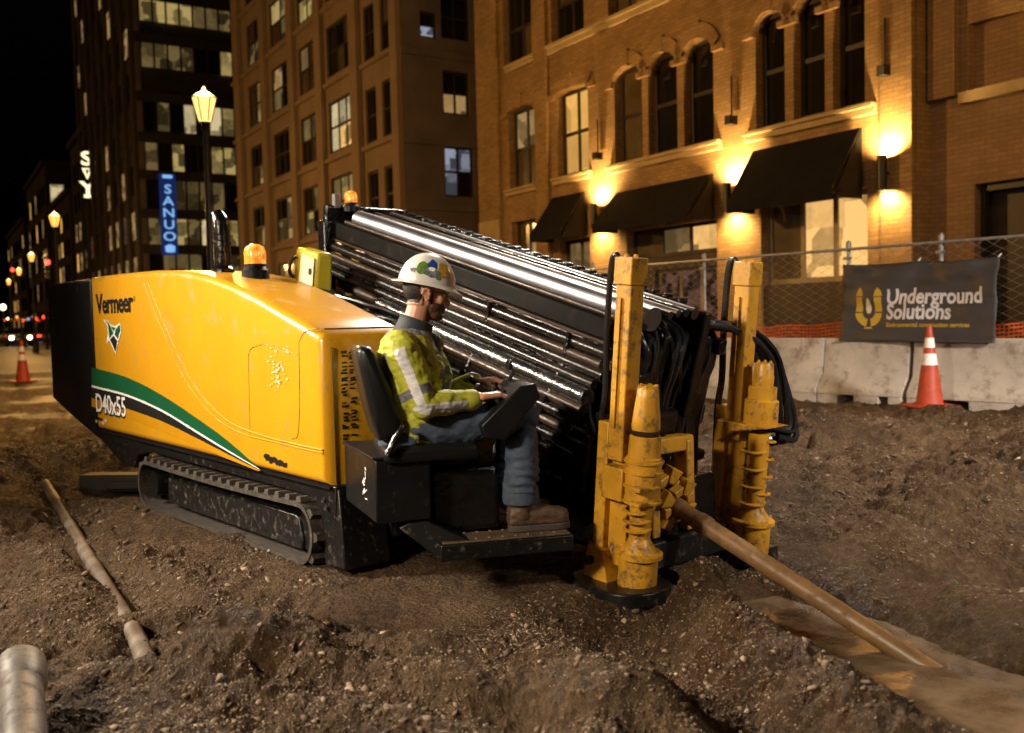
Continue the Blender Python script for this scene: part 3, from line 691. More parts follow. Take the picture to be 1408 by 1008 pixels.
# wall lights: cylinders that throw light up and down
def sconce(px, py, up_w, dn_w, label):
    x, z = fac(px, py, -0.28); h = 0.30; r = 0.085
    root = thing('wall_light', label, 'wall light', FO + FX * x - FY * 0.26 + Vector((0, 0, z)), FANG, 'up and down wall lights on the brick building')
    MB().lathe([(r - 0.012, -h + 0.02), (r, -h), (r, h), (r - 0.012, h - 0.02)], n=20, caps=False).build('cylinder_housing', 'iron_black', root)
    bk = MB(); bk.tube([(0, 0.05, 0), (0, 0.2, 0)], 0.03); bk.cbox((0, 0.22, 0), (0.13, 0.03, 0.16)); bk.build('bracket', 'iron_black', root)
    for s, e in ((1, up_w), (-1, dn_w)):
        MB().lathe([(0.001, s * (h - 0.05)), (r - 0.014, s * (h - 0.05))], n=16, caps=False).build('lamp_lens', 'bulb_cream', root)
        d = bpy.data.lights.new('wall_light_beam', 'SPOT'); d.energy = e; d.color = (1.0, 0.60, 0.20); d.spot_size = R(150); d.spot_blend = 0.85; d.shadow_soft_size = 0.05
        lo = bpy.data.objects.new('wall_light_beam', d); col.objects.link(lo); lo.parent = root
        lo.location = (0, 0.0, s * (h - 0.012)); lo.rotation_euler = (R(180) + R(-38) if s > 0 else R(38), 0, 0)
sconce(1212, 238, 850, 300, 'black cylinder wall light on the brick pier by the darker wing')
sconce(999, 272, 850, 300, 'black cylinder wall light between the two larger awnings')
sconce(816, 297, 850, 300, 'black cylinder wall light between the smallest and the middle awning')
# dark boxes with rods that model shadow marks high on the piers
for (px, py) in ((1219, 98), (1008, 166), (824, 215)):
    x, z = fac(px, py, -0.1)
    b = MB(); b.cbox((x, -0.16, z), (0.16, 0.22, 0.18)); b.tube([(x, -0.14, z + 0.09), (x, -0.14, z + 0.9)], 0.02); b.build('shadow_mark', 'iron_black', bb, 0.01)

# ------------------------------------------------------------------ corner block with grid facade
CX = fac(556, 200)[0]; CXL = fac(324, 200)[0]; CTOP = 22.0
cb_ = thing('corner_block', 'orange lit concrete grid office block on the street corner behind the drill rack', 'building', FO + FX * CX, FANG)
W = CX - CXL
def cf(px, py): x, z = fac(px, py); return x - CX, z
z_s = cf(470, 205)[1]; FH = 3.05                                # sill of a reference row
rows = [z_s + k * FH for k in range(-3, 6)]
bays = [(344, 363, 2), (376, 403, 2), (414, 438, 2), (453, 487, 3)]
pairs = [(504, 519), (527, 545)]
holes = []; wins = []
for r, zs in enumerate(rows):
    if zs < 0.6: continue
    for (a, b_, n) in bays:
        xa, xb = cf(a, 200)[0], cf(b_, 200)[0]; hh = 2.05
        holes.append((xa, xb, zs, zs + hh, 0.16)); wins.append((xa, xb, zs, zs + hh, n, r))
    for (a, b_) in pairs:
        xa, xb = cf(a, 200)[0], cf(b_, 200)[0]; holes.append((xa, xb, zs - 0.25, zs + 1.75, 0.16)); wins.append((xa, xb, zs - 0.25, zs + 1.75, 1, r))
DEP = 14.0
wl = wall_with_holes(-W, 0, 0.15, CTOP, holes); wl.quad((-W, 0, CTOP), (0, 0, CTOP), (0, DEP, CTOP), (-W, DEP, CTOP)); wl.quad((-W, 0, 0.15), (-W, DEP, 0.15), (-W, DEP, CTOP), (-W, 0, CTOP))
wl.build('facade', 'panel_concrete', cb_, recalc=False)
rnd = random.Random(5)
for (xa, xb, za, zb, n, r) in wins:
    if r >= 2 and r <= 5 and n == 2: pm = [rnd.choice(['lit_green_dim', 'glass_dark', 'glass_blind', 'lit_green', 'lit_warm_dim', 'glass_dark']) for _ in range(4)]
    elif n == 3 and r == 3: pm = ['lit_white', 'lit_white', 'lit_cream', 'lit_white', 'lit_cream', 'lit_white']
    elif n == 3 and r == 2: pm = ['lit_green', 'lit_green_dim', 'lit_warm_dim']
    elif r <= 3 and n > 1: pm = [rnd.choice(['lit_green_dim', 'glass_dark', 'glass_blind', 'lit_green_dim', 'lit_warm_dim']) for _ in range(4)]
    else: pm = [rnd.choice(['glass_dark', 'glass_dark', 'glass_blind']) for _ in range(3)]
    window(cb_, xa, xb, za, zb, 0.14, pm, 'window_frame', n, 2, 0.09)
# piers and spandrel ledges proud of the sheet
for px in (334, 369, 408, 446, 495): x = cf(px, 200)[0]; MB().box((x - 0.36, -0.22, 0.16), (x + 0.36, -0.003, CTOP)).build('pier', 'panel_concrete', cb_, 0.02)
MB().box((-0.55, -0.23, 0.16), (0.003, -0.003, CTOP)).build('pier', 'panel_concrete', cb_, 0.02)
for zs in rows:
    if zs < 0.6: continue
    MB().box((-W, -0.14, zs - 0.36), (cf(495, 200)[0], -0.004, zs - 0.2)).build('ledge', 'panel_concrete', cb_)
    MB().box((cf(496, 200)[0] + 0.4, -0.14, zs - 0.50), (-0.56, -0.004, zs - 0.34)).build('ledge', 'panel_concrete', cb_)
# side that faces the cross street: own sheet in y-z
def side(px, py):
    p = on_plane(px, py, FO + FX * CX, FX) - FO; return p.dot(FY), p.z
sw = []
for (x0, x1, yt, yb, pm, nc) in ((613, 651, 200, 270, ['lit_cool', 'lit_cool', 'glass_dark', 'lit_cool'], 2), (610, 645, 96, 156, ['lit_warm_dim', 'glass_dark'], 2), (578, 600, 14, 50, ['lit_cool', 'glass_dark'], 1), (607, 645, -10, 52, ['glass_dark'], 2), (612, 668, 316, 350, ['lit_green_dim', 'lit_green_dim', 'lit_warm_dim'], 3)):
    ya, za = side(x0, yb); yb2, zb2 = side(x1, yt); sw.append((ya, yb2, za, side(x0, yt)[1], pm, nc))
wl = wall_with_holes(0, DEP, 0.15, CTOP, [(*s[:4], 0.25) for s in sw])
def to_side(v): return (-v[1], v[0], v[2])                     # x->y, depth -> -x
wl.v = [to_side(v) for v in wl.v]
sideo = wl.build('side_wall', 'panel_purple', cb_, recalc=False)
for (ya, yb2, za, zb2, pm, nc) in sw:
    wo_ = window(cb_, ya, yb2, za, zb2, 0.2, pm, 'window_frame', nc, 2, 0.08)
    for o in [wo_] + list(wo_.children):
        for v in o.data.vertices: v.co = to_side(v.co)
        o.data.update()
for py in (80, 200, 290):
    z = side(600, py)[1]; MB().box((0.003, 0.0, z), (0.12, DEP, z + 0.25)).build('ledge', 'panel_purple', cb_)

# ------------------------------------------------------------------ dark glass office with lit floors
GX = fac(191, 200)[0]; go = thing('glass_office', 'dark glass office tower with lit floors beside the near street lamp', 'building', FO + FX * GX, FANG)
def oside(px, py):
    p = on_plane(px, py, FO + FX * GX, FX) - FO; return p.dot(FY), p.z
GW = oside(345, 200)[0] + 6; GTOP = 38.0; GL = 32.0
MB().box((-GL, 0.3, 0.1), (-0.31, GW, GTOP)).build('core', 'dark_clad', go)
b = MB()                                                       # street side: plain panels with piers
b.box((-GL, 0, 0.1), (-0.3, 0.298, GTOP)); b.build('street_wall', 'far_wall', go)
for k in range(9): MB().box((-GL + k * (GL - 1.2) / 8, -0.3, 0.1), (-GL + k * (GL - 1.2) / 8 + 1.1, -0.005, GTOP)).build('pier', 'far_wall', go)
rt = random.Random(2)
for k in range(8):
    xm = -GL + k * (GL - 1.2) / 8 + 1.3; wd_ = (GL - 1.2) / 8 - 1.5
    for j in range(10):
        zw = 1.0 + j * 3.6; o = MB().box((xm - 0.1, -0.09, zw - 0.1), (xm + wd_ + 0.1, -0.004, zw + 2.3)).build('window', 'window_frame', go)
        MB().quad((xm, -0.096, zw), (xm + wd_, -0.096, zw), (xm + wd_, -0.096, zw + 2.2), (xm, -0.096, zw + 2.2)).build('pane', rt.choice(['glass_dark', 'glass_dark', 'glass_blind', 'glass_dark', 'lit_warm_dim'] if j > 2 else ['glass_dark', 'lit_warm_dim', 'streak_glow']), o, recalc=False)
floors = [(8, 36), (66, 98), (145, 183), (200, 238), (250, 290), (302, 345), (350, 378)]
rnd = random.Random(11)
lit = {0: [2, 2, 1, 1, 0, 1, 1], 1: [1, 1, 1, 2, 2, 3, 3], 2: [1, 3, 3, 2, 2, 2, 1], 3: [1, 2, 2, 2, 3, 2, 2], 4: [0, 1, 1, 0, 1, 1, 1], 5: [1, 2, 3, 2, 2, 2, 2], 6: [1, 1, 2, 1, 1, 1, 0]}
pal = ['glass_dark', 'lit_green_dim', 'lit_green', 'lit_white']
for fi, (yt, yb) in enumerate(floors):
    z1 = oside(260, yt)[1]; z0 = oside(260, yb)[1]
    MB().box((-0.3, 0.0, z1 + 0.002), (0.15, GW, z1 + 0.75)).build('spandrel', 'dark_clad', go)
    ed = np.linspace(0.4, GW - 0.2, 15)
    fr = MB(); 
    for e in ed: fr.box((-0.1, e - 0.07, z0), (0.05, e + 0.07, z1))
    fo_ = fr.build('window_band', 'window_frame', go)
    for k in range(14):
        MB().quad((-0.05, ed[k] + 0.07, z0), (-0.05, ed[k + 1] - 0.07, z0), (-0.05, ed[k + 1] - 0.07, z1), (-0.05, ed[k] + 0.07, z1)).build('pane', pal[lit[fi][min(6, k // 2)] if rnd.random() > 0.34 else rnd.choice([0, 1])], fo_, recalc=False)
MB().box((-0.3, 0.0, 0.1), (0.12, 0.35, GTOP)).build('corner_pier', 'panel_purple', go)

# vertical blue neon sign on the office corner
p0 = oside(216, 240); p1 = oside(243, 352)
sg = thing('neon_sign', 'vertical blue neon sign with pale letters on the glass office', 'sign', FO + FX * (GX + 0.5) + FY * p0[0] + Vector((0, 0, p1[1])), FANG)
sw_, sh_ = p1[0] - p0[0], p0[1] - p1[1]
MB().box((0.0, 0, 0), (0.2, sw_, sh_)).build('sign_box', 'sign_blue_back', sg, 0.03)
MB().box((-0.47, sw_ * 0.3, sh_ * 0.2), (-0.002, sw_ * 0.7, sh_ * 0.28)).build('bracket', 'iron_black', sg)
for k, ch in enumerate('SANUO'):
    v, f = text_mesh(ch, sh_ * 0.155, 0.02 * sh_ / 10, 'CENTER', sx=1.25)
    MB().add([(0.21, sw_ / 2 + p[0], sh_ * (0.76 - 0.145 * k) + p[1]) for p in v], f).build('letter', 'sign_blue', sg, recalc=False)
MB().lathe([(0.02, 0), (sw_ * 0.3, 0.05), (sw_ * 0.33, 0.5), (0.02, 0.7)], Matrix.Translation((0.1, sw_ / 2, 0.2)), 16).build('globe', 'sign_blue', sg)
MB().cbox((0.22, sw_ / 2, sh_ * 0.965), (0.06, sw_ * 0.6, sh_ * 0.04)).build('cap_light', 'sign_blue', sg)

# ------------------------------------------------------------------ theatre block with upright sign, then darker blocks down the street
def street_block(name, label, xr, length, top, depth=16, mat='far_wall', lit_n=10, seed=1, rows_=5, gx=6):
    root = thing(name, label, 'building', FO + FX * xr, FANG)
    MB().box((-length, 0, 0.1), (0, depth, top)).build('wall', mat, root)
    MB().box((-length - 0.2, -0.4, top + 0.003), (0.2, depth, top + 0.6)).build('cornice', mat, root)
    rr = random.Random(seed)
    for j in range(rows_):
        z0 = 1.0 + j * (top - 2) / rows_; hh = (top - 2) / rows_ * 0.6
        for i in range(gx):                                     # cross-street face
            y0 = 0.6 + i * (depth - 1) / gx; wd = (depth - 1) / gx * 0.55
            o = MB().box((0.004, y0 - 0.08, z0 - 0.08), (0.10, y0 + wd + 0.08, z0 + hh + 0.08)).build('window', 'window_frame', root)
            MB().quad((0.106, y0, z0), (0.106, y0 + wd, z0), (0.106, y0 + wd, z0 + hh), (0.106, y0, z0 + hh)).build('pane', rr.choice(['glass_dark'] * 5 + ['lit_green_dim', 'lit_warm_dim']) if rr.random() > lit_n / 40 else 'lit_white', o, recalc=False)
        for i in range(int(length / 3)):
            x0 = -2.6 - i * 3.0
            o = MB().box((x0 - 0.08, -0.1, z0 - 0.08), (x0 + 1.5, -0.004, z0 + hh + 0.08)).build('window', 'window_frame', root)
            MB().quad((x0, -0.106, z0), (x0 + 1.4, -0.106, z0), (x0 + 1.4, -0.106, z0 + hh), (x0, -0.106, z0 + hh)).build('pane', rr.choice(['glass_dark'] * 6 + ['lit_warm_dim', 'lit_warm']), o, recalc=False)
    return root
TX = fac(126, 300)[0]
tzt = fac(118, 178)[1]
tb = street_block('theatre_block', 'dark brick block carrying the upright lit letter sign', TX, 14, tzt, 14, 'far_wall', 0, 3, 6, 4)
def tside(px, py):
    p = on_plane(px, py, FO + FX * (TX + 0.5), FX) - FO; return p.dot(FY), p.z
y0, z1 = tside(109, 206); y1, z0 = tside(130, 280)
ts = thing('upright_sign', 'upright dark sign with cream glowing letters S and Y around a triangle', 'sign', FO + FX * (TX + 0.45) + FY * y0 + Vector((0, 0, z0)), FANG)
tw, thh = y1 - y0, z1 - z0
MB().box((0, 0, 0), (0.25, tw, thh)).build('sign_box', 'iron_black', ts, 0.03)
MB().box((-0.4, max(0.1, -y0), thh * 0.3), (-0.002, max(0.1, -y0) + 0.5, thh * 0.4)).build('bracket', 'iron_black', ts)
def sgn(v, f, name='letter'): MB().add([(0.27, tw / 2 + p[0], p[1]) for p in v], f).build(name, 'sign_cream', ts, recalc=False)
hS = thh * 0.25
v, f = text_mesh('S', hS * 1.42, 0.035 * hS, 'CENTER', sx=1.25); sgn([(p[0], p[1] + thh * 0.72) for p in v], f)
w_ = tw * 0.40; zt_, zb_ = thh * 0.655, thh * 0.44; tk = w_ * 0.36
sgn([(-w_, zt_), (w_, zt_), (0, zb_), (-w_ + tk * 1.7, zt_ - tk * .75), (w_ - tk * 1.7, zt_ - tk * .75), (0, zb_ + tk * 1.9)], [(0, 1, 4, 3), (1, 2, 5, 4), (2, 0, 3, 5)], 'triangle_mark')
v, f = text_mesh('Y', hS * 1.35, 0.04 * hS, 'CENTER', sx=1.25); sgn([(p[0], p[1] + thh * 0.165) for p in v], f)
sgn([(-w_ * .8, thh * 0.10), (w_ * .8, thh * 0.10), (w_ * .8, thh * 0.158), (-w_ * .8, thh * 0.158)], [(0, 1, 2, 3)], 'foot_bar')
# far blocks, either side of the street
far = [(TX - 17, 20, 17, 'low dark block just beyond the lit letter sign', 21), (TX - 42, 30, 24, 'tall dark block far down the street with a pale lit window', 22), (TX - 80, 40, 20, 'last dark block at the far end of the street', 23)]
for i, (xr, ln, tp, lb, sd) in enumerate(far): street_block('far_block', lb, xr, ln, tp, 16, 'far_wall', 14, sd, 5, 5)
# ================================================================== street furniture
def street_lamp(loc, zl, label, size, power, glow, near=False):
    root = thing('street_lamp', label, 'street lamp', loc, 0.3, 'street lamps along the road')
    h = zl - loc[2]; s = size
    MB().lathe([(0.16, 0), (0.16, 0.5), (0.10, 0.6), (0.085, 0.7), (0.06, h * 0.5), (0.05, h - 0.75 * s), (0.09, h - 0.72 * s), (0.09, h - 0.66 * s), (0.05, h - 0.6 * s), (0.12 * s / 0.6, h - 0.48 * s)], n=12).build('pole', 'iron_black', root)
    la = MB().lathe([(0.20 * s, h - 0.44 * s), (0.38 * s, h + 0.30 * s)], n=6).build('lantern', glow, root)
    fr = MB()
    for k in range(6):
        a = math.pi * 2 * k / 6; fr.tube([(0.20 * s * math.cos(a), 0.20 * s * math.sin(a), h - 0.45 * s), (0.385 * s * math.cos(a), 0.385 * s * math.sin(a), h + 0.30 * s)], 0.012, 5)
    fr.build('lantern_frame', 'iron_black', la)
    MB().lathe([(0.42 * s, h + 0.302 * s), (0.30 * s, h + 0.42 * s), (0.10 * s, h + 0.52 * s), (0.04 * s, h + 0.66 * s)], n=12).build('lantern_cap', 'iron_black', la)
    d = bpy.data.lights.new('lantern_bulb', 'POINT'); d.energy = power; d.color = (1.0, 0.52, 0.14); d.shadow_soft_size = 0.25
    lo = bpy.data.objects.new('lantern_bulb', d); col.objects.link(lo); lo.parent = root; lo.location = (0, 0, h - 0.9 * s - 0.1)
    lo.location = (0, 0, h + 0.66 * s + 0.3)
    return root
LZ = 5.2
lamps = [((281, 148), 'lit six-sided street lamp standing tall directly behind the yellow hood', 0.55, 2300, 'lamp_glow'),
         ((75, 303), 'lit street lamp just above the black rear end of the machine', 0.5, 1500, 'lamp_glow_far'),
         ((43, 354), 'third lit street lamp down the road, left of the red signal', 0.5, 900, 'lamp_glow_far'),
         ((26, 374), 'fourth lit street lamp down the road', 0.5, 700, 'lamp_glow_far'),
         ((12, 388), 'farthest lit street lamp at the edge of view', 0.5, 600, 'lamp_glow_far')]
for (pp, lb, sz, pw, gl) in lamps:
    q = on_z(*pp, LZ); street_lamp((q.x, q.y, -0.05), LZ, lb, sz, pw, gl, gl == 'lamp_glow')

q = FO + FX * 6.2 - FY * 2.6  # unseen lamp added beyond the right edge to warm the darker wing
street_lamp((q.x, q.y, 0.15), LZ, 'added street lamp out of frame that lights the darker brick wing', 0.6, 330, 'lamp_glow_far')

def car(loc, rz, label, heads=True):
    root = thing('car', label, 'car', loc, rz, 'cars far down the street')
    prof = [(-2.2, 0.3), (2.2, 0.3), (2.25, 0.6), (2.1, 0.85), (1.1, 0.95), (-1.6, 0.98), (-2.2, 0.9), (-2.25, 0.55)]
    MB().prism([(x, -0.85, z) for x, z in prof], [(x, 0.85, z) for x, z in prof]).build('body', 'car_paint', root, 0.06)
    cabp = [(-1.5, 0.97), (1.0, 0.94), (0.35, 1.42), (-0.95, 1.45)]
    MB().prism([(x, -0.72, z) for x, z in cabp], [(x, 0.72, z) for x, z in cabp]).build('cabin', 'car_glass', root, 0.05)
    for x in (-1.35, 1.35):
        for y in (-0.86, 0.86):
            MB().lathe([(0.05, -0.1), (0.31, -0.1), (0.33, -0.06), (0.33, 0.06), (0.31, 0.1), (0.05, 0.1)], Matrix.Translation((x, y, 0.33)) @ Matrix.Rotation(math.pi / 2, 4, 'X'), 14).build('wheel', 'rubber', root)
    for y in (-0.62, 0.62):
        MB().lathe([(0.001, 0), (0.13, 0), (0.15, -0.05)], Matrix.Translation((2.28, y, 0.68)) @ Matrix.Rotation(math.pi / 2, 4, 'Y'), 12, caps=False).build('headlight', 'head_glow', root)
        MB().cbox((-2.26, y, 0.74), (0.05, 0.3, 0.14)).build('tail_light', 'tail_glow', root)
    return root
rnd = random.Random(4)
spots = [(-72, -8.6, 1), (-84, -9.3, 0), (-95, -5.8, 1), (-104, -8.9, 0), (-118, -7.2, 1), (-128, -9.2, 1), (-140, -6.2, 0), (-156, -8.4, 1), (-175, -7.6, 0), (-190, -9.0, 1), (-78, -6.2, 0), (-110, -5.4, 0), (-134, -8.0, 1), (-148, -9.6, 0), (-166, -6.0, 1)]
names = ['dark car with lit headlights nearest on the far street', 'dark car showing red tail lights behind the first oncoming car', 'oncoming car with headlights close to the buildings', 'car with red tail lights in the middle of the queue', 'fifth car of the far queue with white headlights', 'sixth car of the far queue with white headlights', 'seventh car of the far queue showing tail lights', 'eighth car of the far queue with bright headlights', 'ninth car of the far queue showing tail lights', 'last car of the far queue with headlights',
         'car with red tail lights next to the nearest oncoming car', 'car with red tail lights near the buildings, mid street', 'oncoming car between the sixth and seventh of the queue', 'car with tail lights on the outer lane far down the street', 'oncoming car hugging the buildings far down the street']
for (sx, sy, tow), lb in zip(spots, names):
    p = FO + FX * sx + FY * sy; car((p.x, p.y, -0.056), FANG + (0 if tow else math.pi), lb)

def signal(px, py, d, label):
    p = at_y(px, py, d)
    root = thing('traffic_signal', label, 'traffic signal', (p.x, p.y, -0.05), FANG, 'red traffic signals over the far street')
    h = p.z + 0.05
    b = MB(); b.tube([(-2.5, 0, 0), (-2.5, 0, h + 0.6)], 0.09, 8); b.tube([(-2.5, 0, h + 0.45), (0.3, 0, h + 0.6)], 0.05, 8); b.build('mast', 'iron_black', root)
    hd = MB().box((-0.2, -0.12, h - 0.95), (0.2, 0.12, h + 0.3)).build('signal_head', 'iron_black', root, 0.03)
    for k, m in enumerate(('red_glow', 'glass_dark', 'glass_dark')):
        MB().lathe([(0.001, 0), (0.14, 0.0), (0.15, -0.03)], Matrix.Translation((0.21, 0, h + 0.05 - 0.38 * k)) @ Matrix.Rotation(math.pi / 2, 4, 'Y'), 14, caps=False).build('lens', m, hd)
signal(65, 362, 58, 'red traffic signal beside the second street lamp')
signal(17, 372, 84, 'farther red traffic signal among the street lamps')
# shop lanterns along the far pavement
for k in range(26):
    sx = -66 - 6.0 * k; p = FO + FX * sx + FY * (-1.3 if k % 2 else -9.9)
    o = thing('shop_lantern', 'tiny glowing shop lantern on a post by the far shopfronts', 'lantern', (p.x, p.y, 0.15), 0, 'shop lanterns along the far pavement')
    hh = 2.3 + 0.9 * rnd.random()
    MB().tube([(0, 0, 0), (0, 0, hh)], 0.04, 6).build('post', 'iron_black', o)
    MB().lathe([(0.04, hh), (0.2, hh + 0.1), (0.2, hh + 0.32), (0.04, hh + 0.44)], n=8).build('globe', rnd.choice(['bulb_cream', 'lamp_glow_far', 'tail_glow', 'sign_blue']), o)

# ================================================================== barriers, fence, banner
BANG = math.atan2(-BD.y, -BD.x); BX = -BD; BY = -BN
def bar(px, py, yo=0.0):
    p = on_plane(px, py, BQ + BY * yo, BY) - BQ; return p.dot(BX), p.z
JP = [(0.30, 0.10), (0.295, 0.17), (0.145, 0.36), (0.085, 0.81), (0.075, 0.82)]
def barrier(x0, x1, label, slots):
    root = thing('concrete_barrier', label, 'barrier', BQ + BX * x0 + Vector((0, 0, BZ - 0.03)), BANG, 'concrete barriers along the site edge')
    L = x1 - x0; loop = [(-y, z) for y, z in JP] + [(y, z) for y, z in reversed(JP)]
    xs = [0.0, 0.02, *np.linspace(0.2, L - 0.2, max(3, int(L / 0.3))), L - 0.02, L]
    loops = []
    for i, x in enumerate(xs):
        k = 0.975 if i in (0, len(xs) - 1) else 1.0
        loops.append([(x, y * k, (z - 0.4) * k + 0.4) for y, z in loop])
    MB().loft(loops).build('barrier_body', 'concrete', root, 0.008)
    cuts = [0.0] + [c for s in slots for c in s] + [L]
    for a, c in zip(cuts[0::2], cuts[1::2]):
        if c - a > 0.02: MB().box((a + 0.004, -0.298, -0.1), (c - 0.004, 0.298, 0.0985)).build('foot', 'concrete', root, 0.008)
    return root
J = [-13.6, -10.5, -7.4, -4.35, -1.29, -0.07, 2.95, 6.0]
BL = ['concrete barrier far behind the drill rack', 'concrete barrier behind the machine, second from the far end', 'concrete barrier behind the steel rack, third from the far end', 'concrete barrier behind the two yellow posts', 'short concrete barrier under the dark end of the banner', 'concrete barrier standing behind the orange cone', 'concrete barrier at the near end of the row']
for k in range(len(J) - 1):
    L = J[k + 1] - J[k]; sl = [(0.45, 0.75), (L - 0.75, L - 0.45)] if L > 2 else [(0.30, 0.52), (0.86, 0.98)]
    barrier(J[k] + 0.006, J[k + 1] - (0.05 if k == 4 else 0.006), BL[k], sl)

FZ0, FZ1 = BZ + 0.80, 2.10
fz = thing('chain_link_fence', 'grey chain link fence rising behind the concrete barriers', 'fence', BQ + BY * 0.36, BANG)
FXA, FXB = -13.5, 5.5
MB().tube([(FXA, 0, FZ1), (FXB, 0, FZ1)], 0.021, 10).build('top_rail', 'galvanised', fz)
xx = [0.04, -1.22, 2.5, 5.2] + [-3.66 - 2.44 * k for k in range(5)]
for x in xx:
    b = MB(); b.tube([(x, 0.03, -0.05), (x, 0.03, FZ1 + 0.03)], 0.026, 10); b.lathe([(0.036, 0), (0.036, 0.06), (0.01, 0.09)], Matrix.Translation((x, 0.03, FZ1 + 0.03)), 10); b.cbox((x, 0.0, FZ1 - 0.12), (0.075, 0.09, 0.035)); b.build('post', 'galvanised', fz)
ch = MB(); P = 0.052; H = FZ1 + 0.03 - 0.55
nz = int(H / (P * 1.05)); 
for k in range(int((FXB - FXA) / (2 * P)) + 1):
    x = FXA + 2 * P * k; pts = []
    for j in range(nz + 1):
        pts.append((x + P * (j % 2 * 2 - 1) * (-1) ** k, -0.028 + 0.004 * (j % 2 * 2 - 1), 0.55 + j * P * 1.05))
    pts[-1] = (pts[-1][0], pts[-1][1], pts[-1][2] + 0.02)
    ch.tube(pts, 0.0042, 3, caps=False)
stuffo = ch.build('wire_mesh', 'galvanised', fz, recalc=False)

# banner hung on the fence, over the barrier
def sag(u, v):
    """out-of-plane folds of the cloth, in metres; u, v from 0 to 1"""
    return 0.035 * math.sin(u * 9 + v * 3.5) * (0.35 + 0.65 * v) + 0.018 * math.sin(u * 17 - v * 9) * (0.3 + v) + 0.03 * abs(u - 0.5) * math.sin((u + v) * 14) + 0.011 * math.sin(u * 36 + v * 13 * (1 if u > 0.5 else -1)) * max(0, v - 0.35) + 0.008 * math.sin(v * 30 + u * 6) + 0.02 * (1 - v) * math.sin(u * 5)
by = 0.0
tl, tr, bl_, br_ = bar(1160, 364, 0.29), bar(1374, 353, 0.29), bar(1153, 469, -0.15), bar(1367, 472, -0.15)
ban = thing('banner', 'dark cloth banner with gold U emblem and white lettering tied to the fence', 'banner', BQ, BANG)
def bpos(u, v, off=0.0):          # u to the right, v up
    x = (bl_[0] * (1 - u) + br_[0] * u) * (1 - v) + (tl[0] * (1 - u) + tr[0] * u) * v
    z = (bl_[1] * (1 - u) + br_[1] * u) * (1 - v) + (tl[1] * (1 - u) + tr[1] * u) * v
    z -= 0.02 * math.sin(math.pi * ((u * 2) % 1)) * v
    y = -0.15 + 0.44 * v ** 0.8 + sag(u, v) - off
    return (x, y, z)
b = MB(); NU, NV = 48, 24
vv = [bpos(i / NU, j / NV) for j in range(NV + 1) for i in range(NU + 1)]
b.add(vv, [(j * (NU + 1) + i, j * (NU + 1) + i + 1, (j + 1) * (NU + 1) + i + 1, (j + 1) * (NU + 1) + i) for j in range(NV) for i in range(NU)])
cl = b.build('cloth', 'banner_cloth', ban, angle=180); sd = cl.modifiers.new('thick', 'SOLIDIFY'); sd.thickness = 0.004; sd.offset = 1
BW = (tr[0] - tl[0]); BH = tl[1] - bl_[1]
def bput(v, f, name, mat, u0, v0, off=0.008):
    # subdivide long faces so the print follows the folds
    me = bpy.data.meshes.new('t'); me.from_pydata([(p[0], p[1], 0) for p in v], [], f); bm = bmesh.new(); bm.from_mesh(me)
    bmesh.ops.triangulate(bm, faces=bm.faces)
    for _ in range(3):
        e = [e for e in bm.edges if e.calc_length() > 0.06]
        if e: bmesh.ops.subdivide_edges(bm, edges=e, cuts=1)
    bmesh.ops.triangulate(bm, faces=bm.faces)
    b = MB(); b.add([bpos(u0 + q.co.x / BW, v0 + q.co.y / BH, off) for q in bm.verts], [[q.index for q in fc.verts] for fc in bm.faces]); bm.free(); bpy.data.meshes.remove(me)
    return b.build(name, mat, cl, recalc=False)
v, f = text_mesh('Underground', 0.27, 0.0075); wid = max(p[0] for p in v); sc = 0.60 * BW / wid
bput([(p[0] * sc, p[1]) for p in v], f, 'lettering', 'print_grey', 0.315, 0.475)
v, f = text_mesh('Solutions', 0.27, 0.0075); bput([(p[0] * sc, p[1]) for p in v], f, 'lettering', 'print_grey', 0.315, 0.285)
v, f = text_mesh('Environmental construction services', 0.075, 0.002); wid = max(p[0] for p in v); sc = 0.53 * BW / wid
bput([(p[0] * sc, p[1]) for p in v], f, 'small_print', 'print_gold', 0.315, 0.185)
# emblem: a U with peaked arms round a pale drop
def ring(th0, th1, r0, r1, cx, cy, n=14):
    vs = []; 
    for k in range(n + 1):
        a = th0 + (th1 - th0) * k / n; vs += [(cx + r0 * math.cos(a), cy + r0 * math.sin(a)), (cx + r1 * math.cos(a), cy + r1 * math.sin(a))]
    return vs, [(2 * k, 2 * k + 1, 2 * k + 3, 2 * k + 2) for k in range(n)]
s = 0.30
_bput = bput
def bput(v, f, *a): return _bput([(p_[0] * 0.86, p_[1] * 0.86) for p_ in v], f, *a)
v, f = ring(math.pi * 1.02, math.pi * 1.44, 0.10, 0.215, 0, 0); bput(v, f, 'emblem_arc', 'print_gold', 0.19, 0.37)
v, f = ring(math.pi * 1.56, math.pi * 1.98, 0.10, 0.215, 0, 0); bput(v, f, 'emblem_arc', 'print_gold', 0.19, 0.37)
for sx in (-1, 1):
    bput([(sx * 0.10, 0.01), (sx * 0.215, 0.01), (sx * 0.215, 0.235), (sx * 0.10, 0.235)], [(0, 1, 2, 3)], 'emblem_arm', 'print_gold', 0.19, 0.37)
    bput([(sx * 0.09, 0.25), (sx * 0.225, 0.25), (sx * 0.20, 0.33), (sx * 0.155, 0.385), (sx * 0.11, 0.33)], [(0, 1, 2, 3, 4)], 'emblem_peak', 'print_gold', 0.19, 0.37)
bput([(0.045 * math.cos(a), (0.145 if math.sin(a) > 0 else 0.09) * math.sin(a) + 0.07) for a in np.linspace(0, 2 * math.pi, 18)[:-1]], [tuple(range(17))], 'emblem_drop', 'print_cream', 0.19, 0.37)
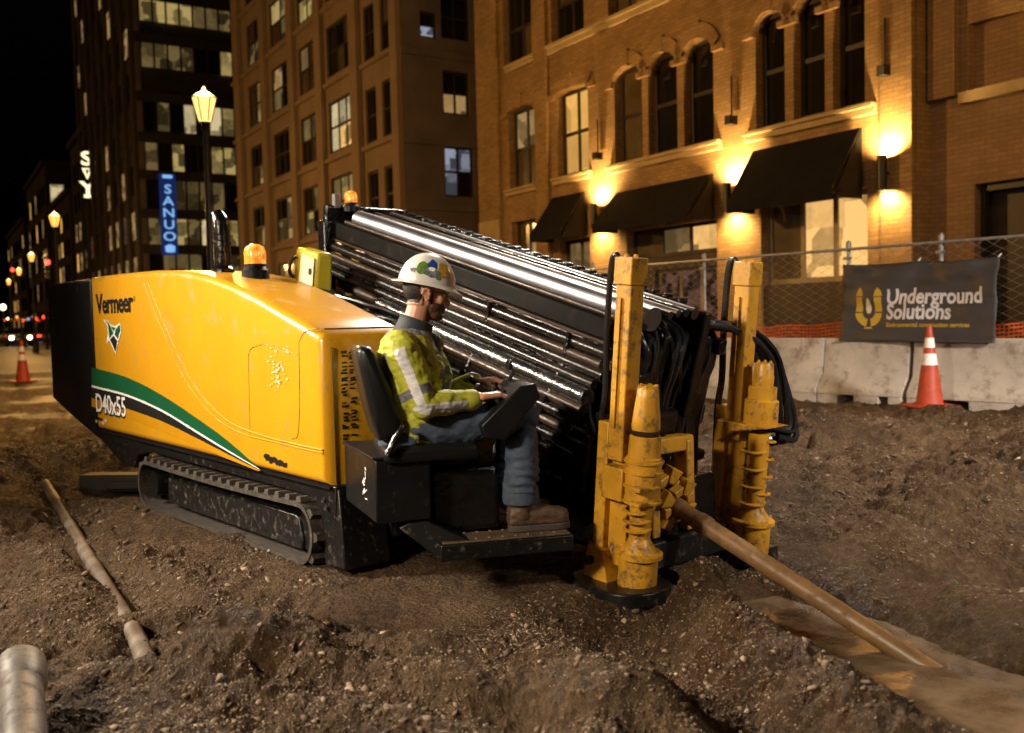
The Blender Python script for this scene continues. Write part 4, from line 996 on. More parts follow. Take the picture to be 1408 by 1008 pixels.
bput([(-0.07, -0.245), (0.07, -0.245), (0.05, -0.222), (-0.05, -0.222)], [(0, 1, 2, 3)], 'emblem_foot', 'print_gold', 0.19, 0.37)
for u in (0.01, 0.5, 0.99):
    q = Vector(bpos(u, 0.99)); MB().tube([q, q + Vector((0, 0.09, 0.05))], 0.008, 6).build('tie', 'decal_white', ban)

# orange safety net along the barrier tops, behind the fence
nb = MB(); n = 380
for r_ in range(6):
    z = BZ + 0.70 + r_ * 0.048
    pp = [(FXA + (FXB - FXA) * k / n, 0.50 + 0.02 * math.sin(k * 0.9 + r_), z + 0.012 * math.sin(k * 0.37) + 0.02 * math.sin(k * 0.11)) for k in range(n + 1)]
    nb.add([q for p in pp for q in (p, (p[0], p[1], p[2] + 0.022))], [(2 * k, 2 * k + 2, 2 * k + 3, 2 * k + 1) for k in range(n)])
for k in range(0, n):
    x = FXA + (FXB - FXA) * k / n; z0 = BZ + 0.70 + 0.012 * math.sin(k * 0.37) + 0.02 * math.sin(k * 0.11); y = 0.497 + 0.02 * math.sin(k * 0.9)
    nb.quad((x, y, z0), (x + 0.014, y, z0), (x + 0.014, y, z0 + 0.26), (x, y, z0 + 0.26))
no = nb.build('safety_net', 'net_orange', None, recalc=False); no.location = BQ; no.rotation_euler = (0, 0, BANG)
tag(no, 'orange plastic safety netting strung low behind the fence', 'netting')

# cones
def cone(loc, h, label, rz=0.2, tilt=0.0):
    root = thing('traffic_cone', label, 'traffic cone', loc, rz, 'orange traffic cones'); root.rotation_euler = (tilt, 0, rz)
    b0 = 0.20 * h
    MB().box((-0.25 * h, -0.25 * h, 0), (0.25 * h, 0.25 * h, 0.035)).build('base', 'cone_orange', root, 0.012)
    def rr(z): return 0.165 * h + (0.026 * h - 0.165 * h) * (z / h)
    bands = [(0.035, 0.52, 'cone_orange'), (0.52, 0.66, 'cone_white'), (0.66, 0.73, 'cone_orange'), (0.73, 0.85, 'cone_white'), (0.85, 1.0, 'cone_orange')]
    body = MB()
    prof = [(rr(0.035), 0.035), (rr(0.52 * h), 0.52 * h), (rr(0.85 * h), 0.85 * h), (rr(h), h), (rr(h) - 0.012, h - 0.002), (rr(h) - 0.012, h - 0.1)]
    bo = body.lathe(prof, n=28, caps=False).build('cone_body', 'cone_orange', root)
    for a, c, m in bands:
        if m == 'cone_white': MB().lathe([(rr(a * h), a * h), (rr(a * h) + 0.004, a * h), (rr(c * h) + 0.004, c * h), (rr(c * h), c * h)], n=28, caps=False).build('reflective_band', 'cone_white', bo)
    return root
q = on_plane(1278, 540, BQ + BN * 0.80, BN)
cz = max(height1(q.x + dx_, q.y + dy_) for dx_ in (-.22, 0, .22) for dy_ in (-.22, 0, .22)) - 0.012
cone((q.x, q.y, cz), 0.93, 'orange and white traffic cone in front of the banner')
q = on_z(32, 525, 0.0); cone((q.x, q.y, height1(q.x, q.y)), 1.02, 'dull orange traffic cone by the street behind the machine')

# ================================================================== pipes and timber on the ground
def on_ground(px, py, off=0.0):
    z = 0.0
    for _ in range(12): p = on_z(px, py, z); z = 0.5 * z + 0.5 * (height1(p.x, p.y, False) + off)
    return on_z(px, py, z)
pts = [on_ground(x, y, 0.02) for x, y in ((62, 660), (85, 700), (118, 757), (150, 810), (182, 862), (214, 915))]
pp = [Vector((p.x, p.y, height1(p.x, p.y, False) + 0.008)) for p in pts]; pp[0].z -= 0.02; pp[-1].z -= 0.06
o = MB().tube(smooth_path(pp, 40), 0.040, 18).build('buried_pipe', 'steel_grey', None); o.location = (0, 0, 0)
m, nt, b_, out = new_mat('pipe_mud'); v_ = coords(nt)
c_ = ramp(nt, noise_node(nt, v_, 4.5, 6, 0.65), [(0.36, (0.08, 0.052, 0.032)), (0.5, (0.12, 0.085, 0.058)), (0.62, (0.20, 0.165, 0.135))]); nt.links.new(c_, b_.inputs['Base Color']); b_.inputs['Roughness'].default_value = 0.55
bump(nt, b_, noise_node(nt, v_, 30, 5), 0.4, 0.006); o.data.materials.clear(); o.data.materials.append(m)
tag(o, 'long muddy grey pipe half buried in the dirt beside the tracks', 'pipe')
simple('pipe_grimy', (0.12, 0.105, 0.09), 0.5, metal=0.15, var=0.5, scale=7, dirt=(0.055, 0.038, 0.024), dirt_amt=0.6, bmp=0.35, bscale=25)
a = on_z(28, 918, 0.16); e = on_z(32, 1050, 0.10); d = (e - a).normalized(); e = e + d * 0.5
fp = thing('steel_pipe', 'blurred scuffed grey steel pipe end in the near corner', 'pipe', (a.x, a.y, 0)); A0 = Vector((a.x, a.y, 0))
tb_ = MB(); tb_.tube([a - A0, e - A0], 0.066, 28, caps=False); tb_.tube([e - A0, a - A0], 0.056, 28, caps=False); tb_.build('pipe_body', 'pipe_grimy', fp)
cl_ = MB(); cl_.tube([a - A0 - d * 0.015, a - A0 - d * 0.002, a - A0 + d * 0.14, a - A0 + d * 0.17], [0.068, 0.080, 0.080, 0.067], 28, caps=False); cl_.lathe([(0.0, 0), (0.05, 0), (0.068, 0)], Matrix.Translation(a - A0 - d * 0.014) @ d.to_track_quat('Z', 'Y').to_matrix().to_4x4(), 28, caps=False); cl_.build('end_collar', 'pipe_grimy', fp)
p = on_ground(156, 672); tz = height1(p.x, p.y)
tm = thing('timber', 'short black timber lying behind the crawler track', 'timber', (p.x, p.y, tz - 0.02), R(-6))
MB().box((-0.26, -0.10, 0.0), (0.34, 0.09, 0.15)).build('beam', 'wood_black', tm, 0.02); MB().box((0.0, -0.13, 0.03), (0.5, -0.101, 0.10)).build('split_plank', 'wood_black', tm, 0.01)
# ================================================================== the drilling rig
RANG = math.atan2(RF.y, RF.x)
rig = thing('drill_rig', 'yellow and black crawler drilling rig with inclined pipe rack and operator seat', 'drilling rig', RIG_O, RANG)
def rg(px, py, s):
    p = on_plane(px, py, RIG_O + RAW * s, RAW) - RIG_O; return p.dot(RF), p.z
def inset(poly, d):
    """offset a closed (u, z) loop inwards"""
    n = len(poly); area = sum(poly[i][0] * poly[(i + 1) % n][1] - poly[(i + 1) % n][0] * poly[i][1] for i in range(n)); sg = 1 if area > 0 else -1
    out = []
    for i in range(n):
        p0, p1, p2 = Vector(poly[i - 1]), Vector(poly[i]), Vector(poly[(i + 1) % n])
        a = (p1 - p0).normalized(); b = (p2 - p1).normalized(); na = Vector((-a.y, a.x)) * sg; nb = Vector((-b.y, b.x)) * sg
        m = (na + nb); m = m / max(0.35, m.length_squared) * 2 * 0.5 * 1.0
        m = (na + nb).normalized() / max(0.5, (na + nb).normalized().dot(na)); out.append((p1.x + m.x * d, p1.y + m.y * d))
    return out
def pillow(name, poly, s0, s1, r, mat, parent, far_round=True):
    """side profile given thickness, its near (and far) rim rounded off with radius r"""
    loops = []
    for k in range(6):
        th = math.pi / 2 * (1 - k / 5); loops.append([(u, s0 + r * (1 - math.sin(th)), z) for u, z in inset(poly, r * (1 - math.cos(th)))])
    if far_round:
        for k in range(6):
            th = math.pi / 2 * k / 5; loops.append([(u, s1 - r * (1 - math.sin(th)), z) for u, z in inset(poly, r * (1 - math.cos(th)))])
    else: loops.append([(u, s1, z) for u, z in poly])
    return MB().loft(loops).build(name, mat, parent, angle=50)
# --- hood
UF = 0.175
top = [(0.172, 1.20), (0.150, 1.243), (-0.141, 1.330), (-0.561, 1.456), (-0.84, 1.528), (-1.143, 1.592), (-1.45, 1.637), (-1.78, 1.665), (-2.16, 1.683), (-2.8, 1.695), (-3.44, 1.697)]
hood_poly = [(-3.44, 0.485), (-1.6, 0.47), (UF, 0.452)] + [(UF, 0.8)] + top
hood = pillow('hood', hood_poly, 0.0, 0.56, 0.05, 'yellow_paint', rig)
rear_poly = [(-4.66, 0.665), (-4.05, 0.52), (-3.455, 0.40), (-3.455, 1.69), (-4.5, 1.69), (-4.62, 1.675), (-4.66, 1.63)]
pillow('rear_cover', rear_poly, 0.004, 1.15, 0.035, 'black_satin', rig)
MB().box((-3.45, 0.565, 0.5), (-1.9, 1.15, 1.62)).build('engine_cover', 'black_satin', rig, 0.03)
MB().box((-3.7, 0.12, 0.36), (0.10, 1.55, 0.50)).build('main_frame', 'black_chassis', rig, 0.01)
sk = [(-3.455, 0.395), (-2.95, 0.235), (-2.72, 0.24), (-2.62, 0.35), (-2.36, 0.392), (-0.06, 0.372), (0.03, 0.33), (0.10, 0.16), (0.20, 0.16), (0.215, 0.450), (-3.455, 0.483)]
MB().prism([(u, 0.03, z) for u, z in sk], [(u, 0.115, z) for u, z in sk]).build('skirt', 'black_chassis', rig, 0.006)
pl = [(-3.45, 0.481), (UF + 0.01, 0.449), (UF + 0.01, 0.436), (-3.45, 0.468)]
MB().prism([(u, 0.010, z) for u, z in pl], [(u, 0.05, z) for u, z in pl]).build('sill_strip', 'black_satin', rig)
# decals and seams lie on the side sheet (s = 0)
def flat(pts, name, mat, par=None, off=0.003): return MB().add([(u, -off, z) for u, z in pts], [tuple(range(len(pts)))]).build(name, mat, par or hood, recalc=False)
def band(upper, lower, name, mat, off=0.003, n=30):
    up_ = smooth_path([(*rg(*p, 0), 0) for p in upper], n); lo = smooth_path([(*rg(*p, 0), 0) for p in lower], n); m = min(len(up_), len(lo))
    b = MB(); b.add([q for i in range(m) for q in ((lo[i].x, -off, lo[i].y), (up_[i].x, -off, up_[i].y))], [(2 * i, 2 * i + 2, 2 * i + 3, 2 * i + 1) for i in range(m - 1)])
    return b.build(name, mat, hood, recalc=False)
g_u = [(126.5, 505), (174, 518.6), (222.5, 543), (271, 575), (311, 604), (351, 639)]; g_l = [(126.5, 529.5), (174, 542), (222.5, 563), (271, 592.4), (311, 617), (356, 644)]
w_l = [(126.5, 532.5), (174, 545), (222.5, 566), (271, 595.4), (311, 619.5), (359, 646.5)]; k_l = [(126.5, 547), (174, 561.5), (222.5, 579), (271, 602.5), (311, 623), (359, 647.5)]; y_l = [(126.5, 559), (174, 574), (222.5, 593), (271, 613), (311, 630), (355, 647.5)]
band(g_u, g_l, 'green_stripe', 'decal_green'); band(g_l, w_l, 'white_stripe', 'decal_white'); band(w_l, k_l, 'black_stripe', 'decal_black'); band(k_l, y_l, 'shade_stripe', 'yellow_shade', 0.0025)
def seam_tube(pts, r, name, mat, n=40, off=0.0):
    MB().tube(smooth_path([(rg(*p, 0)[0], -off, rg(*p, 0)[1]) for p in pts], n), r, 8).build(name, mat, hood)
seam_tube([(204, 388), (215, 418), (228, 448), (247, 491), (271, 535), (298, 566), (324, 585), (364, 600), (407, 611), (444, 619)], 0.006, 'pressed_ridge', 'yellow_paint')
seam_tube([(198, 388), (214, 432), (233, 475), (252, 518), (276, 553), (303, 580), (338, 598), (378, 608), (407, 615), (444, 623)], 0.005, 'pressed_ridge', 'yellow_paint')
seam_tube([(344, 600), (342, 500), (343, 484), (350, 477), (366, 474), (392, 481), (409, 490)], 0.0022, 'door_seam', 'seam')
seam_tube([(411, 470), (412, 540), (410, 596), (402, 604)], 0.0025, 'door_seam', 'seam'); seam_tube([(438, 452), (420, 456), (411, 470)], 0.0025, 'door_seam', 'seam')
def hood_text(txt, px, py, wpx, hpx, mat, bold, shear=0.0, name='lettering', off=0.0035):
    u0, z0 = rg(px, py, 0); u1 = rg(px + wpx, py, 0)[0]; z1 = rg(px, py - hpx, 0)[1]
    v, f = text_mesh(txt, 1.0, bold, shear=shear, spacing=0.95); xm = min(p[0] for p in v); wd = max(p[0] for p in v) - xm; ht = 0.70
    return MB().add([(u0 + (p[0] - xm) / wd * (u1 - u0), -off, z0 + p[1] / ht * (z1 - z0)) for p in v], f).build(name, mat, hood, recalc=False)
hood_text('Vermeer', 133, 431, 51, 26, 'decal_black', 0.026, name='maker_lettering')
v, f = text_mesh('®', 0.05, 0.0); u0, z0 = rg(184, 414, 0); MB().add([(u0 + p[0], -0.0035, z0 + p[1]) for p in v], f).build('registered_mark', 'decal_black', hood, recalc=False)
hood_text('D40x55', 133, 566, 41, 25, 'decal_black', 0.062, name='model_lettering_edge', off=0.0045)
hood_text('D40x55', 133.6, 565.3, 40.4, 24.5, 'decal_white', 0.012, name='model_lettering', off=0.006)
def pix(pts, name, mat, off): return flat([rg(*p, 0) for p in pts], name, mat, hood, off)
pix([(143, 440), (149, 441), (152, 446), (158, 449), (166, 444), (167, 456), (163, 470), (159.5, 487), (156, 479), (151, 468), (147, 472), (149, 458), (148, 447)], 'emblem_outline', 'decal_white', 0.0032)
pix([(144.5, 440.5), (149, 442), (152, 448), (157, 458), (151, 466), (150, 455), (149, 446)], 'emblem_wing', 'decal_green', 0.0040)
pix([(165.5, 446), (166, 455), (162.5, 466), (158, 460), (160, 452)], 'emblem_wing', 'decal_green', 0.0040)
pix([(152.5, 447.5), (158, 450.5), (160, 450), (157, 456)], 'emblem_wing', 'decal_green', 0.0042)
pix([(152, 467), (156.5, 461), (162, 469), (159.5, 485), (156.5, 477)], 'emblem_tail', 'decal_black', 0.0040)
rd_ = random.Random(3)
for k in range(46):                                             # worn white sticker, smudges
    x, y = rd_.gauss(381, 7), rd_.gauss(512, 15); a, c = rd_.uniform(1.2, 4.5), rd_.uniform(0.8, 2.6)
    pix([(x, y), (x + a, y + 0.3), (x + a * 0.9, y + c), (x + a * 0.1, y + c)], 'worn_sticker', 'print_cream', 0.0026 + 0.0001 * k)
for k in range(12):
    x, y = 363 + 2.6 * k, 626 + 1.1 * k; pix([(x, y - rd_.uniform(1, 5)), (x + 3.2, y - rd_.uniform(0, 4) + 1), (x + 3.4, y + 9 - rd_.uniform(0, 5)), (x, y + 8 - rd_.uniform(0, 5))], 'smudged_label', 'decal_black', 0.0026 + 0.0001 * k)
for k in range(9):
    x, y = 132 + 1.7 * k, 572 + 0.5 * k + rd_.uniform(0, 6); pix([(x, y), (x + 2.2, y + 0.5), (x + 2, y + 4), (x, y + 3.5)], 'small_label', rd_.choice(['print_grey', 'decal_black']), 0.0026 + 0.0001 * k)
for k in range(26):                                             # broken black lettering up the front face
    z0_ = 0.66 + 0.019 * k + rd_.uniform(-0.004, 0.004)
    for j in range(2):
        s0_ = 0.10 + 0.05 * j + rd_.uniform(0, 0.012)
        if rd_.random() < 0.8: MB().quad((UF + 0.003 + 0.0002 * k, s0_, z0_), (UF + 0.003 + 0.0002 * k, s0_ + rd_.uniform(0.02, 0.05), z0_), (UF + 0.003 + 0.0002 * k, s0_ + rd_.uniform(0.02, 0.05), z0_ + rd_.uniform(0.006, 0.017)), (UF + 0.003 + 0.0002 * k, s0_, z0_ + rd_.uniform(0.006, 0.016))).build('front_label', 'decal_black', hood, recalc=False)
b = MB(); b.tube([(UF + 0.004, 0.055, 0.46), (UF + 0.004, 0.055, 1.17)], 0.004, 6); b.build('door_seam', 'seam', hood)
# top panel joint, exhaust stack, amber beacon
MB().tube([(0.10, 0.06, 1.262), (0.10, 0.5, 1.262)], 0.004, 6).build('door_seam', 'seam', hood)
ex = MB(); ex.tube(smooth_path([(-1.52, 0.25, 1.60), (-1.52, 0.25, 1.88), (-1.53, 0.25, 1.97), (-1.57, 0.25, 2.02)], 14), [0.055] * 10 + [0.05] * 3, 16); 
ex.lathe([(0.075, 0), (0.075, 0.03), (0.056, 0.05)], Matrix.Translation((-1.52, 0.25, 1.63)), 16); ex.lathe([(0.061, 0), (0.061, 0.02)], Matrix.Translation((-1.52, 0.25, 1.82)), 16)
ex.build('exhaust_pipe', 'black_wet', rig)
def beacon(M, s, par):
    o = MB().lathe([(0.075 * s, 0), (0.075 * s, 0.05 * s), (0.06 * s, 0.07 * s), (0.06 * s, 0.085 * s)], M, 18).build('beacon_base', 'black_satin', par)
    MB().lathe([(0.058 * s, 0.086 * s), (0.06 * s, 0.15 * s), (0.05 * s, 0.18 * s), (0.02 * s, 0.195 * s)], M, 18).build('beacon_lens', 'amber_glass', o)
m, nt, b_, out = new_mat('amber_glass')
b_.inputs['Base Color'].default_value = (0.8, 0.22, 0.02, 1); b_.inputs['Roughness'].default_value = 0.12
vv_ = noise_node(nt, coords(nt), 30, 3); cc_ = ramp(nt, vv_, [(0.4, (0.5, 0.10, 0.01)), (0.62, (1.0, 0.42, 0.06))]); nt.links.new(cc_, b_.inputs['Emission Color']); b_.inputs['Emission Strength'].default_value = 1.1; MATS['amber_glass'] = m
beacon(Matrix.Translation((-1.15, 0.3, 1.575)), 1.15, rig)

# --- crawler tracks
def track(ds, far=False):
    TR = []
    u0, u1, z0, z1 = -2.36, -0.11, 0.0, 0.335
    rr = (z1 - z0) / 2; cz = (z0 + z1) / 2
    for k in range(13): a = math.pi / 2 + math.pi * k / 12; TR.append((u0 + rr * math.cos(a) * 0.9, cz + rr * math.sin(a)))
    for k in range(1, 10): TR.append((u0 + (u1 - u0) * k / 10, z0))
    for k in range(13): a = -math.pi / 2 + math.pi * k / 12; TR.append((u1 + rr * math.cos(a) * 0.9, cz + rr * math.sin(a)))
    for k in range(1, 10): TR.append((u1 + (u0 - u1) * k / 10, z1 - 0.012 * math.sin(math.pi * k / 10)))
    inn = inset(TR, 0.024); W0, W1 = -0.02 + ds, 0.30 + ds
    b = MB(); n = len(TR)
    vs = [(u, W0, z) for u, z in TR] + [(u, W1, z) for u, z in TR] + [(u, W0, z) for u, z in inn] + [(u, W1, z) for u, z in inn]
    fs = []
    for k in range(n):
        q = (k + 1) % n; fs += [(k, q, n + q, n + k), (2 * n + k, 3 * n + k, 3 * n + q, 2 * n + q), (k, 2 * n + k, 2 * n + q, q), (n + k, n + q, 3 * n + q, 3 * n + k)]
    belt = b.add(vs, fs).build('track_belt', 'rubber_worn', rig)
    # lugs all round, shared mesh
    pts = [Vector((u, 0, z)) for u, z in TR] + [Vector((TR[0][0], 0, TR[0][1]))]
    cum = [0.0]
    for k in range(n): cum.append(cum[-1] + (pts[k + 1] - pts[k]).length)
    NL = 44; lug = None
    for k in range(NL):
        d = cum[-1] * k / NL; i = max(j for j in range(n) if cum[j] <= d); t = (d - cum[i]) / (cum[i + 1] - cum[i]); p = pts[i].lerp(pts[i + 1], t); tg = (pts[i + 1] - pts[i]).normalized()
        out_ = Vector((tg.z, 0, -tg.x)) * 1.0
        if out_.dot(p - Vector(((u0 + u1) / 2, 0, cz))) < 0: out_ = -out_
        if out_.z < -0.7: continue
        if lug is None:
            lb = MB(); w2 = 0.030
            lb.hexa([(-w2, -0.155, 0), (w2, -0.155, 0), (w2 + 0.014, 0.0, 0), (-w2 + 0.014, 0.0, 0), (-w2 * .6, -0.15, 0.03), (w2 * .6, -0.15, 0.03), (w2 * .6 + 0.014, 0.0, 0.03), (-w2 * .6 + 0.014, 0.0, 0.03)])
            lb.hexa([(-w2 + 0.014, 0.002, 0), (w2 + 0.014, 0.002, 0), (w2, 0.155, 0), (-w2, 0.155, 0), (-w2 * .6 + 0.014, 0.002, 0.03), (w2 * .6 + 0.014, 0.002, 0.03), (w2 * .6, 0.15, 0.03), (-w2 * .6, 0.15, 0.03)])
            lug = lb.mesh('track_lug', 'rubber_worn')
        o = bpy.data.objects.new('track_lug', lug); col.objects.link(o); o.parent = belt
        Mx = Matrix(((tg.x, 0, out_.x), (tg.y, 1, out_.y), (tg.z, 0, out_.z))); o.matrix_local = Matrix.Translation((p.x, 0.14 + ds, p.z)) @ Mx.to_4x4()
        if Mx.determinant() < 0: o.matrix_local = Matrix.Translation((p.x, 0.14 + ds, p.z)) @ Matrix(((-tg.x, 0, out_.x), (-tg.y, 1, out_.y), (-tg.z, 0, out_.z))).to_4x4()
    fr = [(-2.13, 0.055), (-0.22, 0.045), (-0.20, 0.10), (-0.24, 0.215), (-0.28, 0.235), (-2.05, 0.245), (-2.13, 0.225)]
    MB().prism([(u, 0.055 + ds, z) for u, z in fr], [(u, 0.25 + ds, z) for u, z in fr]).build('roller_frame', 'track_frame', rig, 0.008)
    for u in np.linspace(-1.95, -0.35, 6): MB().lathe([(0.046, 0.10), (0.046, 0.27)], Matrix.Translation((u, ds, 0.074)) @ Matrix.Rotation(-math.pi / 2, 4, 'X'), 14).build('track_roller', 'black_chassis', rig)
    wh = MB().lathe([(0.03, 0.0), (0.085, 0.0), (0.09, 0.02), (0.09, 0.10), (0.13, 0.11), (0.13, 0.24)], Matrix.Translation((-2.34, 0.03 + ds, 0.165)) @ Matrix.Rotation(-math.pi / 2, 4, 'X'), 20).build('idler_wheel', 'black_chassis', rig)
    MB().lathe([(0.03, 0.0), (0.13, 0.0), (0.13, 0.18)], Matrix.Translation((-0.13, 0.07 + ds, 0.167)) @ Matrix.Rotation(-math.pi / 2, 4, 'X'), 20).build('drive_sprocket', 'black_chassis', rig)
track(0.0); track(1.22, True)
# front bracket beside the track, tool box side plates
b = MB(); b.hexa([(0.09, 0.02, 0.03), (0.30, 0.02, 0.03), (0.30, 0.30, 0.03), (0.09, 0.30, 0.03), (0.06, 0.04, 0.40), (0.22, 0.04, 0.44), (0.22, 0.30, 0.44), (0.06, 0.30, 0.40)]); b.build('front_bracket', 'black_chassis', rig, 0.01)
MB().box((0.08, 0.32, 0.14), (0.26, 1.20, 0.34)).build('front_crossbeam', 'black_chassis', rig, 0.015)
for (u, z) in ((0.10, 0.37), (0.125, 0.335)): MB().lathe([(0.001, 0), (0.012, 0), (0.014, 0.012)], Matrix.Translation((u, 0.026, z)) @ Matrix.Rotation(math.pi / 2, 4, 'X'), 10, caps=False).build('bolt', 'steel_grey', rig)

# --- inclined pipe rack: l runs down the slope from the rear top, w is square to it
RE = Vector((0.9636, 0, -0.2674)); RN = Vector((0.2674, 0, 0.9636)); RO = Vector((-1.40, 0, 2.09))
def rk(l, s, w): q = RO + RE * l + RN * w; return Vector((q.x, s, q.z))
def rbox(b, l0, l1, s0, s1, w0, w1):
    return b.hexa([rk(l0, s0, w0), rk(l1, s0, w0), rk(l1, s1, w0), rk(l0, s1, w0), rk(l0, s0, w1), rk(l1, s0, w1), rk(l1, s1, w1), rk(l0, s1, w1)])
b = MB(); rbox(b, 0.02, 2.80, 0.985, 1.03, -0.185, -0.075); b.build('rack_side_beam', 'beam_black', rig, 0.01)
b = MB(); rbox(b, 0.02, 2.80, 0.98, 1.03, -0.205, -0.187); b.build('beam_edge', 'rod_steel', rig, 0.004)
b = MB(); rbox(b, 0.02, 2.9, 1.58, 1.64, -0.60, -0.02); b.build('rack_side_beam', 'black_wet', rig, 0.01)
MB().tube([rk(0.25, 1.09, -0.028), rk(2.96, 1.09, -0.028)], 0.06, 28).build('slide_bar', 'steel_bar', rig)
for s, w, r, mt in ((1.19, -0.005, 0.02, 'rod_steel'), (1.25, 0.005, 0.018, 'rod_steel'), (1.31, 0.005, 0.022, 'black_wet'), (1.38, 0.0, 0.03, 'rod_steel'), (1.02, -0.06, 0.016, 'rod_steel')):
    MB().tube([rk(0.2, s, w), rk(2.98, s, w)], r, 12).build('guide_rail', mt, rig)
b = MB()                                                        # drive chain on the far rail
for k in range(54): l = 0.25 + k * 0.048; rbox(b, l, l + 0.032, 1.44, 1.50, -0.01, 0.03 + 0.012 * (k % 2))
b.build('drive_chain', 'black_wet', rig)
b = MB(); rbox(b, 0.1, 2.82, 1.0, 1.56, -0.72, -0.60); b.build('rack_floor', 'black_wet', rig, 0.01)
b = MB(); rbox(b, 0.0, 0.07, 0.94, 1.62, -0.50, 0.03); b.build('rear_end_plate', 'black_wet', rig, 0.015)
fr_ = random.Random(8)
for k in range(16):
    l, s_, w_ = fr_.uniform(2.66, 2.86), fr_.uniform(0.98, 1.55), fr_.uniform(-0.95, -0.12); b = MB(); rbox(b, l, l + fr_.uniform(.04, .12), s_, s_ + fr_.uniform(.06, .2), w_, w_ + fr_.uniform(.04, .16)); b.build('front_valve', 'black_wet', rig, 0.015)
for l in (0.95, 1.8, 2.6):
    b = MB(); rbox(b, l, l + 0.05, 1.005, 1.05, -0.60, -0.19); b.build('rack_divider', 'black_wet', rig, 0.008)
simple('steel_wet', (0.16, 0.155, 0.15), 0.2, metal=0.9, var=0.6, scale=3.5, dirt=(0.012, 0.010, 0.009), dirt_amt=0.75, bmp=0.5, bscale=9, bdist=0.02)
for k, (s_, w_, r_, l0_, l1_, mt_) in enumerate(((0.985, -0.245, 0.030, 0.1, 2.82, 'pipe_black'), (0.965, -0.30, 0.022, 0.1, 2.8, 'rod_steel'), (0.955, -0.345, 0.030, 0.1, 2.84, 'pipe_black'), (0.935, -0.40, 0.026, 0.15, 2.8, 'pipe_black'), (0.885, -0.53, 0.028, 0.3, 2.8, 'rod_steel'),
        (0.87, -0.585, 0.032, 0.4, 2.78, 'pipe_black'), (0.85, -0.645, 0.026, 0.5, 2.75, 'rod_steel'), (0.83, -0.70, 0.030, 0.9, 2.72, 'pipe_black'), (0.81, -0.76, 0.022, 1.0, 2.7, 'pipe_black'), (0.80, -0.81, 0.026, 1.2, 2.68, 'rod_steel'))):
    MB().tube([rk(l0_, s_, w_), rk(l1_, s_, w_)], r_, 18).build('rack_pipe', mt_, rig)
for l in (1.05, 1.9, 2.55):
    b = MB(); b.tube([rk(l, 0.955, -0.2), rk(l, 0.95, -0.36), rk(l + 0.01, 0.86, -0.55), rk(l + 0.01, 0.80, -0.82)], 0.014, 8); b.build('pipe_strap', 'black_wet', rig)
MB().tube([rk(0.9, 0.905, -0.465), rk(2.8, 0.905, -0.465)], 0.046, 24).build('lift_cylinder', 'steel_wet', rig)
b = MB(); rbox(b, 0.3, 2.8, 1.05, 1.5, -1.0, -0.73); b.build('mast_beam', 'black_wet', rig, 0.02)
for (l, s, w, dl, ds, dw) in ((2.62, 0.92, -0.98, .25, .3, .34), (2.2, 0.95, -1.05, .25, .2, .25), (2.6, 1.0, -0.55, .25, .5, .35), (2.7, 1.05, -0.95, .2, .5, .4)):
    b = MB(); rbox(b, l, l + dl, s, s + ds, w, w + dw); b.build('valve_block', 'black_wet', rig, 0.03)
b = MB(); rbox(b, 1.2, 2.86, 1.66, 1.81, -0.92, -0.17); b.build('hose_guard', 'black_wet', rig, 0.03)
for k in range(12):
    l, s_, w_ = fr_.uniform(2.5, 2.8), fr_.uniform(1.6, 1.8), fr_.uniform(-1.0, -0.2); b = MB(); rbox(b, l, l + fr_.uniform(.05, .14), s_, s_ + fr_.uniform(.05, .12), w_, w_ + fr_.uniform(.05, .18)); b.build('front_valve', 'black_wet', rig, 0.015)
# gearbox and rear fittings (yellow parts behind the beam)
for (l, s, w, r, h, mt) in ((0.16, 1.03, -0.26, 0.055, 0.10, 'yellow_paint_worn'), (0.38, 1.04, -0.27, 0.045, 0.09, 'yellow_paint_worn'), (0.55, 1.05, -0.28, 0.03, 0.08, 'black_wet')):
    M = Matrix.Translation(rk(l, s, w)) @ Matrix.Rotation(R(90), 4, 'X'); MB().lathe([(r * .6, -h), (r, -h * .8), (r, 0), (r * 1.2, 0.01), (r * 1.2, 0.03), (r * .5, 0.05)], M, 16).build('gearbox_fitting', mt, rig)
beacon(Matrix.Translation(rk(0.12, 1.1, 0.0)), 0.75, rig)
b = MB(); b.cbox(rk(0.04, 1.02, 0.06), (0.05, 0.05, 0.10)); b.build('beacon_bracket', 'steel_grey', rig, 0.01)
# rear uprights
for (l, s) in ((0.03, 0.96), (0.03, 1.5)):
    p = rk(l, s, -0.1); MB().box((p.x - 0.05, s - 0.04, 0.5), (p.x + 0.05, s + 0.04, p.z + 0.02)).build('rack_upright', 'black_wet', rig, 0.01)
MB().box((-1.3, 0.62, 0.5), (-0.1, 1.5, 1.28)).build('hydraulic_tank', 'black_wet', rig, 0.05)
MB().box((0.0, 0.75, 0.2), (0.9, 1.5, 0.72)).build('pump_housing', 'black_wet', rig, 0.05)
MB().box((0.85, 0.95, 0.12), (1.28, 1.8, 0.42)).build('vise_bed', 'black_wet', rig, 0.03)
